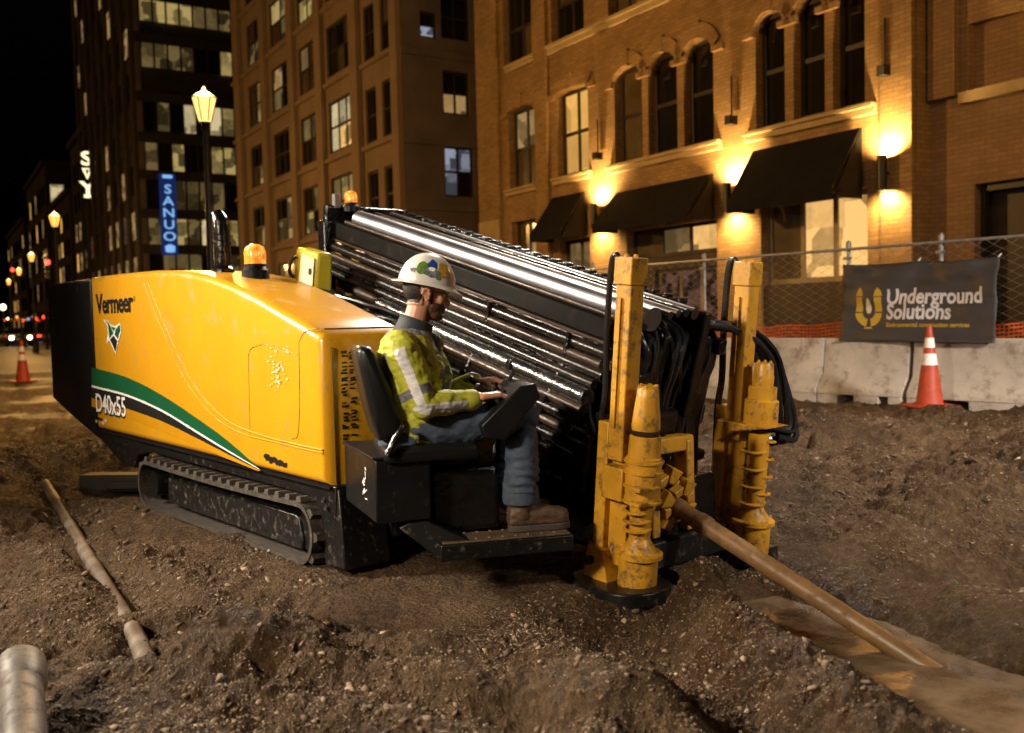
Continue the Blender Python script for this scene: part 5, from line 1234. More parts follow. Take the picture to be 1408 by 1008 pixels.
# hoses: many, individually sagging
hr = random.Random(17)
def hose(p, q, sagz, r, n=12, side_=0.0, mat='hose'):
    p, q = Vector(p), Vector(q); pts = []
    for k in range(n + 1):
        t = k / n; c = p.lerp(q, t); s_ = 4 * t * (1 - t)
        pts.append(c + Vector((hr.uniform(-.006, .006), -side_ * s_ + hr.uniform(-.005, .005), -sagz * s_ + hr.uniform(-.005, .005))))
    MB().tube(smooth_path(pts, 2 * n), r, 9).build('hose', mat, rig)
for k in range(9):                                              # along the lower rack
    w = -0.52 - 0.05 * k + hr.uniform(-.015, .015); l0 = hr.uniform(0.5, 1.1); l1 = hr.uniform(2.4, 2.8)
    hose(rk(l0, 0.93 - 0.012 * k, w), rk(l1, 0.93 - 0.01 * k, w - 0.02), hr.uniform(0.0, 0.05), hr.choice([0.014, 0.018, 0.022]), 14, hr.uniform(0, .04), hr.choice(['hose', 'hose', 'rod_steel']))
for k in range(8):                                              # tangle behind the hood
    hose((-1.25 + 0.1 * k, 0.60 + hr.uniform(0, .05), 1.55 - 0.05 * k + hr.uniform(-.05, .05)), (-0.2 + 0.1 * k, 0.75 + hr.uniform(0, .1), 1.30 - 0.06 * k), hr.uniform(-0.05, 0.12), 0.016, 10, 0.05)
for k in range(7):                                              # under the seat
    hose((-0.0 + .05 * k, 0.70 - hr.uniform(0, .1), 0.62 - 0.05 * k), (0.75 + hr.uniform(-.1, .1), 0.72 - hr.uniform(0, .15), 0.5 - 0.05 * k), 0.06, 0.016, 10, 0.06)
for k in range(11):                                             # loop at the front end of the rack, beyond the far post
    a_ = rk(2.86, 1.60 + 0.02 * k, -0.08 - 0.03 * hr.random()); c = Vector((1.30 + .02 * k, 1.95 + 0.01 * k, 0.58 + 0.08 * hr.random())); g = hr.uniform(-0.05, 0.02)
    MB().tube(smooth_path([a_, a_ + Vector((0.06, 0.20, -0.03 + g * .3)), a_ + Vector((0.12 + g, 0.36 + g, -0.14)), a_ + Vector((0.15 + g, 0.42 + g, -0.30)), c + Vector((0.08 + g, 0.12, 0.0)), c], 26), 0.014 + 0.004 * (k % 3), 9).build('hose', 'hose', rig)
for k in range(20):                                             # bundle hanging off the front end of the rack
    s_ = 1.02 + 0.04 * k; a_ = rk(2.45 + hr.uniform(0, .25), s_, -0.08 - hr.uniform(0, .08)); g = hr.uniform(0, 0.07)
    MB().tube(smooth_path([a_, rk(2.78 + g, s_ + hr.uniform(-.04, .04), -0.12 - g), rk(2.84 + g, s_ + hr.uniform(-.06, .06), -0.30), rk(2.82 + g * .5, s_ + hr.uniform(-.08, .08), -0.55), Vector((1.12 + hr.uniform(-.06, .06), s_ + hr.uniform(-.1, .1), 0.32 + hr.uniform(0, .15)))], 24), hr.choice([0.012, 0.016, 0.02]), 9).build('hose', hr.choice(['hose', 'hose', 'black_wet']), rig)
for k in range(7):                                              # from rack front down to the vise
    hose(rk(2.5 + .05 * k, 1.0, -0.25 - .05 * k), (1.15 + hr.uniform(0, .1), 1.0 + hr.uniform(0, .4), 0.45 + hr.uniform(0, .15)), 0.03, 0.015, 10, 0.05)
# yellow tool case on the hood's far corner
cs = MB(); cs.hexa([(-1.30, 0.62, 1.50), (-0.98, 0.62, 1.46), (-0.98, 0.75, 1.46), (-1.30, 0.75, 1.50), (-1.22, 0.63, 1.80), (-0.94, 0.63, 1.74), (-0.94, 0.74, 1.74), (-1.22, 0.74, 1.80)])
simple('case_yellow', (0.52, 0.42, 0.02), 0.4, var=0.1, dirt=(0.15, 0.11, 0.02), dirt_amt=0.15)
co = cs.build('control_case', 'case_yellow', rig, 0.02)
f_ = lambda a, c: Vector((-1.30, 0.62, 1.50)).lerp(Vector((-0.98, 0.62, 1.46)), a).lerp(Vector((-1.22, 0.63, 1.80)).lerp(Vector((-0.94, 0.63, 1.74)), a), c) + Vector((0, -0.012, 0))
MB().quad(f_(.34, .12), f_(.93, .10), f_(.93, .86), f_(.34, .9)).build('face_plate', 'print_cream', co, recalc=False)
MB().quad(f_(.74, .48) - Vector((0, .003, 0)), f_(.86, .48) - Vector((0, .003, 0)), f_(.86, .62) - Vector((0, .003, 0)), f_(.74, .62) - Vector((0, .003, 0))).build('face_mark', 'decal_black', co, recalc=False)
MB().tube(smooth_path([f_(.12, .35), f_(.1, .45) - Vector((0, .03, 0)), f_(.1, .7) - Vector((0, .03, 0)), f_(.14, .8)], 12), 0.012, 8).build('handle', 'decal_black', co)

# --- stake-down posts
def post(u, s, far):
    M = Matrix.Translation((u, s, -0.03)) @ Matrix.Rotation(R(5.5), 4, 'Y')
    Y = 'yellow_paint_worn'
    def T(x, y): return M @ Matrix.Translation((x, y, 0))
    # square upright with its channel, thicker lower sleeve
    b = MB(); b.box((-0.19, -0.05, 0.62), (-0.095, 0.045, 1.56), M); up_ = b.build('upright', Y, rig, 0.006)
    b = MB(); b.box((-0.175, -0.062, 0.78), (-0.145, -0.0505, 1.40), M); b.build('channel_strip', Y, up_, 0.002)
    b = MB(); b.box((-0.20, -0.06, 1.46), (-0.088, 0.055, 1.59), M); b.build('top_block', Y, up_, 0.006)
    for yy in (-0.035, 0.03): b = MB(); b.lathe([(0.012, 1.59), (0.012, 1.605)], M @ Matrix.Translation((-0.145, yy, 0)), 8); b.build('bolt', Y, up_)
    b = MB(); b.box((-0.255, -0.055, 0.04), (-0.185, 0.06, 0.80), M); b.build('lower_sleeve', Y, rig, 0.006)
    b = MB(); b.box((-0.184, -0.02, 0.10), (-0.07, 0.03, 0.62), M); b.build('web_plate', Y, rig, 0.004)
    b = MB(); b.hexa([M @ Vector(q) for q in ((-0.29, -0.075, 0.02), (-0.10, -0.10, 0.02), (-0.10, 0.1, 0.02), (-0.29, 0.075, 0.02), (-0.27, -0.07, 0.20), (-0.17, -0.08, 0.17), (-0.17, 0.08, 0.17), (-0.27, 0.07, 0.20))]); fb = b.build('foot_bracket', Y, rig, 0.008)
    b = MB(); b.lathe([(0.022, 0), (0.022, 0.03), (0.012, 0.032)], M @ Matrix.Translation((-0.235, -0.075, 0.11)) @ Matrix.Rotation(R(90), 4, 'X'), 12); b.build('pin', 'black_chassis', fb)
    MB().lathe([(0.092, 0.0), (0.094, 0.02), (0.094, 0.175), (0.115, 0.18), (0.115, 0.20), (0.09, 0.207), (0.06, 0.25), (0.05, 0.27)], M, 32).build('anchor_drum', Y, rig)
    if not far:
        MB().lathe([(0.05, 0.25), (0.055, 0.42), (0.055, 0.44)], M, 26).build('auger_shaft', Y, rig)
        for z in (0.31, 0.355, 0.40): MB().lathe([(0.054, z), (0.069, z + 0.004), (0.069, z + 0.010), (0.054, z + 0.014)], M @ Matrix.Rotation(R(4), 4, 'X'), 26, caps=False).build('auger_ring', Y, rig)
        MB().lathe([(0.062, 0.43), (0.086, 0.44), (0.086, 0.66), (0.078, 0.665), (0.074, 0.76), (0.07, 0.765)], M, 30).build('drive_housing', Y, rig)
        for z in (0.445, 0.52, 0.585, 0.635): MB().lathe([(0.085, z), (0.096, z + 0.003), (0.096, z + 0.012), (0.085, z + 0.016)], M, 30, caps=False).build('flange', Y, rig)
        for z in (0.45, 0.52): b = MB(); b.box((0.03, -0.125, z), (0.09, -0.06, z + 0.02), M); b.build('lug', Y, rig, 0.004)
        b = MB(); b.box((-0.18, -0.09, 0.44), (-0.05, 0.08, 0.60), M); b.build('clamp_plate', Y, rig, 0.006)
        MB().lathe([(0.062, 0.765), (0.066, 0.77), (0.066, 0.785), (0.058, 0.79)], M, 24).build('collar', 'rod_steel', rig)
        MB().lathe([(0.066, 0.79), (0.068, 0.80), (0.064, 0.86), (0.054, 0.94), (0.050, 0.985), (0.046, 0.99), (0.046, 1.0)], M, 26).build('motor', Y, rig)
        for k in range(6): a = k * 1.047; MB().lathe([(0.008, 0.98), (0.008, 1.005)], M @ Matrix.Translation((0.042 * math.cos(a), 0.042 * math.sin(a), 0)), 6).build('bolt', Y, rig)
    else:
        MB().lathe([(0.05, 0.25), (0.056, 0.5), (0.056, 0.68)], M, 26).build('auger_shaft', Y, rig)
        for k in range(8):
            z = 0.29 + 0.048 * k; MB().lathe([(0.054, z), (0.071, z + 0.005), (0.071, z + 0.011), (0.054, z + 0.016)], M @ Matrix.Rotation(R(3.5 * (-1) ** k), 4, 'X'), 26, caps=False).build('auger_ring', Y, rig)
        b = MB(); b.hexa([M @ Vector(q) for q in ((-0.21, -0.10, 0.60), (-0.10, -0.115, 0.68), (-0.10, 0.1, 0.68), (-0.21, 0.09, 0.60), (-0.21, -0.10, 0.73), (0.12, -0.12, 0.73), (0.12, 0.11, 0.73), (-0.21, 0.09, 0.73))]); b.build('clamp_plate', Y, rig, 0.008)
        MB().lathe([(0.09, 0.73), (0.092, 0.74), (0.090, 0.855), (0.085, 0.86), (0.076, 0.865), (0.076, 0.93), (0.055, 0.935), (0.056, 0.985), (0.052, 1.0), (0.050, 1.05), (0.044, 1.06)], M, 28).build('drive_housing', Y, rig)
        for k in range(6): a = k * 1.047; MB().lathe([(0.007, 1.05), (0.007, 1.07)], M @ Matrix.Translation((0.036 * math.cos(a), 0.036 * math.sin(a), 0)), 6).build('bolt', Y, rig)
    for k in range(3):                                          # black hoses up the back of the upright
        x = -0.225 - 0.022 * k; y = -0.03 + 0.022 * k
        MB().tube(smooth_path([M @ Vector(q) for q in ((-0.185, y, 1.53), (x + 0.01, y, 1.60), (x - 0.02, y, 1.52), (x - 0.025, y, 1.2), (x - 0.015, y, 0.95), (x - 0.03, y, 0.80), (x - 0.05, y + .03, 0.62), (x - 0.06, y + .06, 0.3))], 36), 0.0145, 10).build('hose', 'hose', rig)
    b = MB(); b.box((-0.22, 0.02, 1.47), (-0.19, 0.05, 1.53), M); b.build('hose_clip', 'steel_grey', rig)
post(1.45, 0.93, False); post(1.43, 1.89, True)
# ground plates and crossbar between the posts, yellow vise jaws
gp = MB(); gp.prism([(1.45 + 0.30 * math.cos(a) * (1.25 if math.cos(a) < 0 else .55), 0.91 + 0.19 * math.sin(a), -0.06) for a in np.linspace(0, 6.283, 25)[:-1]], [(1.45 + 0.30 * math.cos(a) * (1.25 if math.cos(a) < 0 else .55), 0.91 + 0.19 * math.sin(a), 0.012) for a in np.linspace(0, 6.283, 25)[:-1]]); gp.build('ground_plate', 'black_chassis', rig, 0.008)
MB().box((1.0, 1.75, -0.06), (1.52, 2.02, 0.012)).build('ground_plate', 'black_chassis', rig, 0.01)
MB().box((1.16, 1.04, 0.0), (1.36, 1.80, 0.15)).build('crossbar', 'black_chassis', rig, 0.015)
VD = Vector((0.939, 0, -0.344))
va = Vector((1.303, 1.36, 0.335))
for k, (l, r0, wd) in enumerate(((-0.20, 0.13, 0.07), (-0.06, 0.125, 0.06), (0.05, 0.11, 0.05))):
    M = Matrix.Translation(va + VD * l) @ VD.to_track_quat('Z', 'Y').to_matrix().to_4x4()
    v = MB()
    for j in range(8):
        a0, a1 = 2 * math.pi * (j + .08) / 8, 2 * math.pi * (j + .92) / 8; ro = r0 + (0.04 if j % 2 else 0.0)
        v.hexa([M @ Vector(q) for q in ((0.062 * math.cos(a0), 0.062 * math.sin(a0), -wd / 2), (ro * math.cos(a0), ro * math.sin(a0), -wd / 2), (ro * math.cos(a1), ro * math.sin(a1), -wd / 2), (0.062 * math.cos(a1), 0.062 * math.sin(a1), -wd / 2),
                (0.062 * math.cos(a0), 0.062 * math.sin(a0), wd / 2), (ro * math.cos(a0), ro * math.sin(a0), wd / 2), (ro * math.cos(a1), ro * math.sin(a1), wd / 2), (0.062 * math.cos(a1), 0.062 * math.sin(a1), wd / 2))])
    v.build('vise_jaw', 'yellow_paint_worn', rig, 0.006)
for (y, z0_, z1_) in ((1.22, 0.16, 0.60), (1.50, 0.16, 0.64)): MB().box((1.24, y - 0.03, z0_), (1.34, y + 0.03, z1_)).build('vise_frame', 'yellow_paint_worn', rig, 0.01)
MB().box((1.22, 1.18, 0.58), (1.33, 1.54, 0.66)).build('vise_frame', 'yellow_paint_worn', rig, 0.01)

# --- operator station, turned a little away from the axis
SANG = R(14); S0 = Vector((-0.20, 4.50, 0)); SX = Vector((math.cos(SANG), math.sin(SANG), 0)); SY = Vector((-math.sin(SANG), math.cos(SANG), 0))
def st(px, py, y):
    p = on_plane(px, py, S0 + SY * y, SY) - S0; return p.dot(SX), p.z
SM = Matrix.Translation(RIG_O) @ Matrix.Rotation(RANG, 4, 'Z'); SL = SM.inverted() @ Matrix.Translation(S0) @ Matrix.Rotation(SANG, 4, 'Z')
def spart(b, name, mat, bevel=0.0, par=None, **k):
    o = b.build(name, mat, par or rig, bevel, **k)
    if par is None: o.matrix_local = SL
    return o
PZ = 0.285
xa, xb = st(606, 746, -0.27)[0], st(789, 740, -0.27)[0]
pf = spart(MB().box((xa, -0.27, PZ - 0.075), (xb, 0.30, PZ)), 'foot_platform', 'black_chassis', 0.006)
spart(MB().box((xa + 0.012, -0.262, PZ + 0.001), (xb - 0.012, 0.295, PZ + 0.008)), 'tread_plate', 'foot_plate', 0.002, pf)
for i in range(9):
    for j in range(4):
        xx_, yy_ = xa + 0.05 + i * 0.062 + (j % 2) * 0.03, -0.22 + j * 0.13
        if xx_ < xb - 0.03: spart(MB().lathe([(0.010, PZ + 0.008), (0.008, PZ + 0.0125)], Matrix.Translation((xx_, yy_, 0)), 8), 'tread_stud', 'foot_plate', 0, pf)
# carrying arm from the box to the platform
bx0, bx1 = st(516, 660, -0.20)[0], st(592, 660, -0.20)[0]
spart(MB().hexa([(bx0 + 0.10, -0.18, 0.36), (xa + 0.01, -0.255, PZ - 0.08), (xa + 0.01, 0.28, PZ - 0.08), (bx0 + 0.10, 0.28, 0.36), (bx0 + 0.20, -0.18, 0.40), (xa + 0.16, -0.255, PZ - 0.003), (xa + 0.16, 0.28, PZ - 0.003), (bx0 + 0.20, 0.28, 0.40)]), 'platform_arm', 'black_chassis', 0.006)
DL = Matrix.Rotation(R(8), 3, 'Z') @ Vector((0, 1, 0)); c0 = Vector((bx0, -0.20, 0)); c1 = c0 + DL * 0.64
def bq(z, e=0.0): return [(c0.x - e, c0.y - e, z), (bx1 + e, -0.20 - e, z), (bx1 + e, 0.40, z), (c1.x - e, c1.y, z)]
bo = spart(MB().hexa(bq(0.39) + bq(0.675)), 'seat_box', 'black_paint', 0.008)
spart(MB().hexa(bq(0.677, 0.01) + bq(0.69, 0.01)), 'box_lid', 'black_satin', 0.003, bo)
SDN = Vector((-DL.y, DL.x, 0))
for k in range(16):
    q0 = c0 + DL * (0.20 + rd_.uniform(-.05, .05)) + SDN * (0.002 + 0.0002 * k) + Vector((0, 0, 0.47 + 0.010 * k + rd_.uniform(-.004, .004))); a_, h_ = DL * rd_.uniform(.01, .05), Vector((0, 0, rd_.uniform(.003, .010)))
    spart(MB().quad(q0, q0 + a_, q0 + a_ * .9 + h_, q0 + h_), 'worn_label', 'decal_white', 0, bo, recalc=False)
spart(MB().box((bx1 + 0.004, -0.12, PZ + 0.02), (bx1 + 0.34, 0.30, 0.62)), 'pedestal', 'black_wet', 0.03)
seat = spart(MB().box((bx1 - 0.21, -0.235, 0.655), (st(660, 620, -0.235)[0], 0.24, 0.735)), 'seat_cushion', 'vinyl', 0.03, seg=4)
spart(MB().box((bx1 - 0.18, -0.2, 0.69 - 0.035), (bx1 + 0.18, 0.2, 0.654)), 'seat_rail', 'black_paint', 0.004)
prof = [st(*p, -0.23) for p in ((522, 607), (548, 604), (555, 580), (538, 535), (519, 488), (509, 477), (497, 477), (492, 484), (497, 510), (510, 570))]
loops = []
for k, (y, d) in enumerate(((-0.235, 0.03), (-0.225, 0.012), (-0.205, 0.0), (0.205, 0.0), (0.225, 0.012), (0.235, 0.03))): loops.append([(x, y, z) for x, z in inset(prof, d)])
spart(MB().loft(loops), 'backrest', 'vinyl', 0, angle=60)
for y in (-0.26,): spart(MB().tube([(bx1 - 0.2, y, 0.70), (bx1 - 0.16, y, 0.78), (bx1 - 0.12, y, 0.83)], 0.014, 8), 'recliner_arm', 'black_wet')
# seat belt strap end
cp = [st(*p, -0.27) for p in ((716, 531), (737, 527), (743, 546), (694, 606), (668, 603), (661, 586))]
con = spart(MB().prism([(x, -0.27, z) for x, z in cp], [(x, 0.22, z) for x, z in cp]), 'control_console', 'black_satin', 0.008)
ax_ = Vector((cp[0][0], 0, cp[0][1])); bx_ = Vector((cp[5][0], 0, cp[5][1])); nrm = Vector((-(ax_ - bx_).z, 0, (ax_ - bx_).x)).normalized()
if nrm.z < 0: nrm = -nrm
for y, t in ((-0.13, 0.50), (0.12, 0.62)):
    base = bx_.lerp(ax_, t) + Vector((0, y, 0))
    spart(MB().lathe([(0.03, -0.005), (0.028, 0.01), (0.018, 0.022), (0.012, 0.03)], Matrix.Translation(base) @ nrm.to_track_quat('Z', 'Y').to_matrix().to_4x4(), 14), 'joystick_boot', 'rubber', 0, con)
    spart(MB().tube([base, base + nrm * 0.06, base + nrm * 0.075, base + nrm * 0.115, base + nrm * 0.125], [0.006, 0.006, 0.014, 0.016, 0.008], 10), 'joystick', 'black_satin', 0, con)
for k in range(12):
    t, y = 0.25 + 0.06 * k, hr.uniform(-.2, .15); base = bx_.lerp(ax_, t) + Vector((0, y, 0)); spart(MB().tube([base, base + nrm * hr.uniform(.012, .03)], 0.007, 8), 'switch', hr.choice(['black_satin', 'steel_grey', 'decal_white']), 0, con)
scr = [bx_.lerp(ax_, 0.86) + Vector((0, -0.08, 0)), bx_.lerp(ax_, 1.02) + Vector((0, -0.08, 0))]
spart(MB().tube([ax_ + Vector((0.02, 0.08, -0.02)), ax_ + Vector((0.06, 0.10, 0.05))], 0.010, 8), 'display_arm', 'black_satin', 0, con)
spart(MB().cbox(ax_ + Vector((0.04, 0.10, 0.08)), (0.02, 0.07, 0.05)), 'display', 'black_paint', 0.006, con)

# --- the drill rod in the ground, and the rods stored in the rack
rod = thing('drill_rod', 'muddy brown drill pipe running from the vise down into the slurry', 'drill pipe', RIG_O, RANG)
e0, e1 = Vector((1.0, 1.36, 0.435)), Vector((2.69, 1.36, -0.205)); d = (e1 - e0).normalized(); e2 = e1 + d * 0.55
b = MB(); b.tube([e0, e2], 0.045, 26); b.build('pipe_shaft', 'rod_muddy', rod)
for l in (0.38, 0.56): b = MB(); b.tube([e0 + d * (l - 0.045), e0 + d * (l - 0.03), e0 + d * (l + 0.03), e0 + d * (l + 0.045)], [0.046, 0.052, 0.052, 0.046], 26, caps=False); b.build('tool_joint', 'rod_muddy', rod)
RL = ['top', 'second', 'third', 'fourth', 'lowest']
proto = None
for j in range(4):
    for i in range(4):
        if proto is None:
            o = thing('stored_rod', 'x', 'drill pipe', (0, 0, 0), 0, 'drill rods stored in the rack')
            MB().tube([(0, 0, 0), (0.12, 0, 0), (0.13, 0, 0), (2.57, 0, 0), (2.58, 0, 0), (2.70, 0, 0)], [0.042, 0.042, 0.034, 0.034, 0.042, 0.042], 16).build('rod_body', 'rod_steel', o); proto = o
        else: o = copy_tree(proto)
        Q = SM @ rk(0.085, 1.105 + 0.098 * i, -0.245 - 0.092 * j)
        ex_ = (SM.to_3x3() @ RE); ey = (SM.to_3x3() @ Vector((0, 1, 0))); ez = (SM.to_3x3() @ RN)
        o.location = Q; o.rotation_euler = Matrix((ex_, ey, ez)).transposed().to_euler()
        o['label'] = ('brown steel drill rod in the %s row, exposed on the seat side of the rack' % RL[j]) if i == 0 else 'brown steel drill rod packed deeper inside the rack'
# ================================================================== the operator
def P3(px, py, y):
    x, z = st(px, py, y); return Vector((x, y, z))
def sphere_at(bm, c, r, sc=(1, 1, 1), seg=16, M=None):
    ret = bmesh.ops.create_uvsphere(bm, u_segments=seg, v_segments=seg // 2 + 2, radius=1.0)
    T = Matrix.Translation(c) @ (M.to_4x4() if M is not None else Matrix()) @ Matrix.Diagonal((r * sc[0], r * sc[1], r * sc[2], 1))
    bmesh.ops.transform(bm, matrix=T, verts=ret['verts'])
def limb(bm, pts, rad, n=16):
    b = MB(); path = [Vector(p) for p in pts]; b.tube(path, rad, n)
    me = b.mesh('l', 'rubber'); bm.from_mesh(me); bpy.data.meshes.remove(me)
    for p, r in zip(path, rad): sphere_at(bm, p, r)
def ell_loft(bm, secs, n=28):
    """sections: centre, half depth (x), half width (y), tilt of the section plane about y"""
    loops = []
    for c, hx, hy, tilt in secs:
        M = Matrix.Rotation(tilt, 3, 'Y')
        loops.append([Vector(c) + M @ Vector((hx * math.copysign(abs(math.cos(a)) ** 0.85, math.cos(a)), hy * math.copysign(abs(math.sin(a)) ** 0.85, math.sin(a)), 0)) for a in [2 * math.pi * k / n for k in range(n)]])
    b = MB().loft(loops); me = b.mesh('l', 'rubber'); bm.from_mesh(me); bpy.data.meshes.remove(me)
def fuse(bm, name, voxel, mats, smooth=4, parent=None):
    """melt the overlapping pieces into one continuous skin"""
    me = bpy.data.meshes.new(name); bm.to_mesh(me); bm.free()
    o = bpy.data.objects.new(name, me); col.objects.link(o)
    rm = o.modifiers.new('r', 'REMESH'); rm.mode = 'VOXEL'; rm.voxel_size = voxel
    if smooth: sm = o.modifiers.new('s', 'SMOOTH'); sm.factor = 0.5; sm.iterations = smooth
    dg = bpy.context.evaluated_depsgraph_get(); me2 = bpy.data.meshes.new_from_object(o.evaluated_get(dg))
    bpy.data.objects.remove(o); bpy.data.meshes.remove(me)
    me2.name = name; me2.materials.clear()
    for m in mats: me2.materials.append(MATS[m])
    me2.polygons.foreach_set('use_smooth', [True] * len(me2.polygons))
    o = bpy.data.objects.new(name, me2); col.objects.link(o)
    if parent is not None: o.parent = parent
    return o
def np_verts(me): a = np.empty(len(me.vertices) * 3, np.float32); me.vertices.foreach_get('co', a); return a.reshape(-1, 3).astype(float)
def put_verts(me, v): me.vertices.foreach_set('co', v.astype(np.float32).ravel()); me.update()
def face_centres(me): a = np.empty(len(me.polygons) * 3, np.float32); me.polygons.foreach_get('center', a); return a.reshape(-1, 3).astype(float)
def normals(me): a = np.empty(len(me.vertices) * 3, np.float32); me.vertices.foreach_get('normal', a); return a.reshape(-1, 3).astype(float)
def seg_par(c, a, b):
    a = np.array(a); b = np.array(b); d = b - a; t = np.clip(((c - a) @ d) / (d @ d), 0, 1); q = a + t[:, None] * d; return np.linalg.norm(c - q, axis=1), t, c - q
def wrinkle(me, amp, sc, seed):
    v = np_verts(me); n = normals(me)
    h = fbm(v[:, 0] + 0.6 * v[:, 1], v[:, 2] * 1.6 + 0.4 * v[:, 1], sc, 3, seed) + 0.8 * np.abs(fbm(v[:, 2] * 2 + v[:, 0], v[:, 1] + v[:, 0] * .5, sc * 1.3, 2, seed + 5))
    put_verts(me, v + n * (amp * h)[:, None])

simple('skin', (0.50, 0.245, 0.15), 0.45, var=0.12, scale=22)
simple('hair', (0.018, 0.011, 0.008), 0.6, var=0.5, scale=60, bmp=0.6, bscale=180, bdist=0.003)
simple('beard', (0.085, 0.037, 0.021), 0.6, var=0.5, scale=60, bmp=0.4, bscale=200, bdist=0.002)
simple('lip', (0.30, 0.11, 0.08), 0.45)
simple('hivis', (0.37, 0.375, 0.03), 0.65, var=0.12, scale=12, bmp=0.25, bscale=60, bdist=0.003)
simple('hivis_grey', (0.13, 0.125, 0.14), 0.5, var=0.15, scale=12, bmp=0.2, bscale=60)
simple('reflector', (0.62, 0.60, 0.62), 0.35, var=0.1, scale=14, bmp=0.2, bscale=50)
simple('collar_navy', (0.018, 0.026, 0.034), 0.7, var=0.2, bmp=0.2, bscale=80)
simple('denim', (0.036, 0.052, 0.083), 0.8, var=0.35, scale=16, dirt=(0.13, 0.105, 0.075), dirt_amt=0.2, bmp=0.3, bscale=220, bdist=0.001)
simple('boot_leather', (0.062, 0.033, 0.016), 0.6, var=0.35, scale=18, dirt=(0.06, 0.045, 0.03), dirt_amt=0.4, bmp=0.35, bscale=60)
simple('boot_sole', (0.045, 0.034, 0.026), 0.8, var=0.3, scale=20)
simple('helmet_white', (0.68, 0.65, 0.62), 0.25, var=0.04, coat=0.3)

man = thing('person', 'seated worker in white hard hat, yellow high visibility jacket and jeans', 'person', S0, SANG)
# joints in the seat's own frame (x forward, y to his left, z up)
RS, REl, RW = P3(553, 478, -0.185), P3(583, 556, -0.235), P3(652, 550, -0.185)
LS, LEl, LW = P3(585, 474, 0.175), P3(612, 545, 0.22), P3(652, 524, 0.16)
RH, RK_, RAn = P3(574, 590, -0.095), P3(719, 574, -0.135), P3(716, 678, -0.14)
LH, LK, LAn = P3(580, 584, 0.085), P3(706, 566, 0.115), P3(694, 668, 0.12)
pel, wai, che, nek, hed = P3(562, 592, 0), P3(557, 548, 0), P3(560, 492, 0), P3(571, 447, 0), P3(586, 404, 0)
FOOTZ = PZ + 0.009
HT = R(9)                                                       # head nods forward a little
HM = Matrix.Rotation(HT, 3, 'Y')
def hp(x, y, z): return hed + HM @ Vector((x, y, z))
bm = bmesh.new()
# head: skull, face block, jaw, brow, nose, lips, ears, neck
sphere_at(bm, hp(-0.012, 0, 0.030), 0.1, (0.98, 0.76, 0.90), 24, HM); sphere_at(bm, hp(0.030, 0, -0.025), 0.075, (0.80, 0.84, 1.05), 20, HM)
sphere_at(bm, hp(0.048, 0, -0.082), 0.045, (0.80, 0.92, 0.80), 16, HM); sphere_at(bm, hp(0.074, 0, -0.098), 0.020, (0.8, 1.15, 0.8), 12, HM)
sphere_at(bm, hp(0.068, 0, 0.022), 0.03, (0.75, 1.8, 0.5), 14, HM)
limb(bm, [hp(0.082, 0, 0.012), hp(0.094, 0, -0.012), hp(0.108, 0, -0.030)], [0.010, 0.012, 0.0125], 10)
for s in (-1, 1):
    sphere_at(bm, hp(0.094, s * 0.012, -0.034), 0.010, (1, 1, 0.8), 10); sphere_at(bm, hp(0.060, s * 0.042, -0.022), 0.028, (0.8, 0.8, 0.9), 12)
    for k in range(7):                                          # ear rim
        a = R(-70 + 40 * k); sphere_at(bm, hp(-0.012 + 0.017 * math.cos(a), s * (0.080 + 0.004 * math.sin(a)), -0.008 + 0.028 * math.sin(a)), 0.009, (1, 0.8, 1), 8)
    sphere_at(bm, hp(-0.010, s * 0.076, -0.008), 0.020, (0.8, 0.35, 1.3), 10)
sphere_at(bm, hp(0.087, 0, -0.058), 0.012, (0.9, 1.9, 0.55), 12, HM); sphere_at(bm, hp(0.085, 0, -0.071), 0.011, (0.9, 1.7, 0.6), 12, HM)
limb(bm, [hp(-0.02, 0, -0.05), nek + Vector((0, 0, 0.01)), nek + Vector((-0.01, 0, -0.05))], [0.058, 0.06, 0.075], 18)
# trunk and limbs (under the clothes)
ell_loft(bm, [(pel + Vector((0, 0, -0.06)), 0.11, 0.16, 0), (wai, 0.10, 0.15, 0), (che, 0.115, 0.165, 0), (che + Vector((0.0, 0, 0.10)), 0.09, 0.16, 0), (nek + Vector((-0.005, 0, -0.03)), 0.06, 0.07, 0)])
limb(bm, [RS, REl, RW], [0.055, 0.043, 0.028]); limb(bm, [LS, LEl, LW], [0.055, 0.043, 0.028])
limb(bm, [RH, RK_, RAn], [0.085, 0.058, 0.040]); limb(bm, [LH, LK, LAn], [0.085, 0.058, 0.040])
for an, dx in ((RAn, 1), (LAn, 1)): limb(bm, [an, Vector((an.x + 0.02, an.y, FOOTZ + 0.045)), Vector((an.x + 0.17, an.y, FOOTZ + 0.035))], [0.04, 0.036, 0.025])
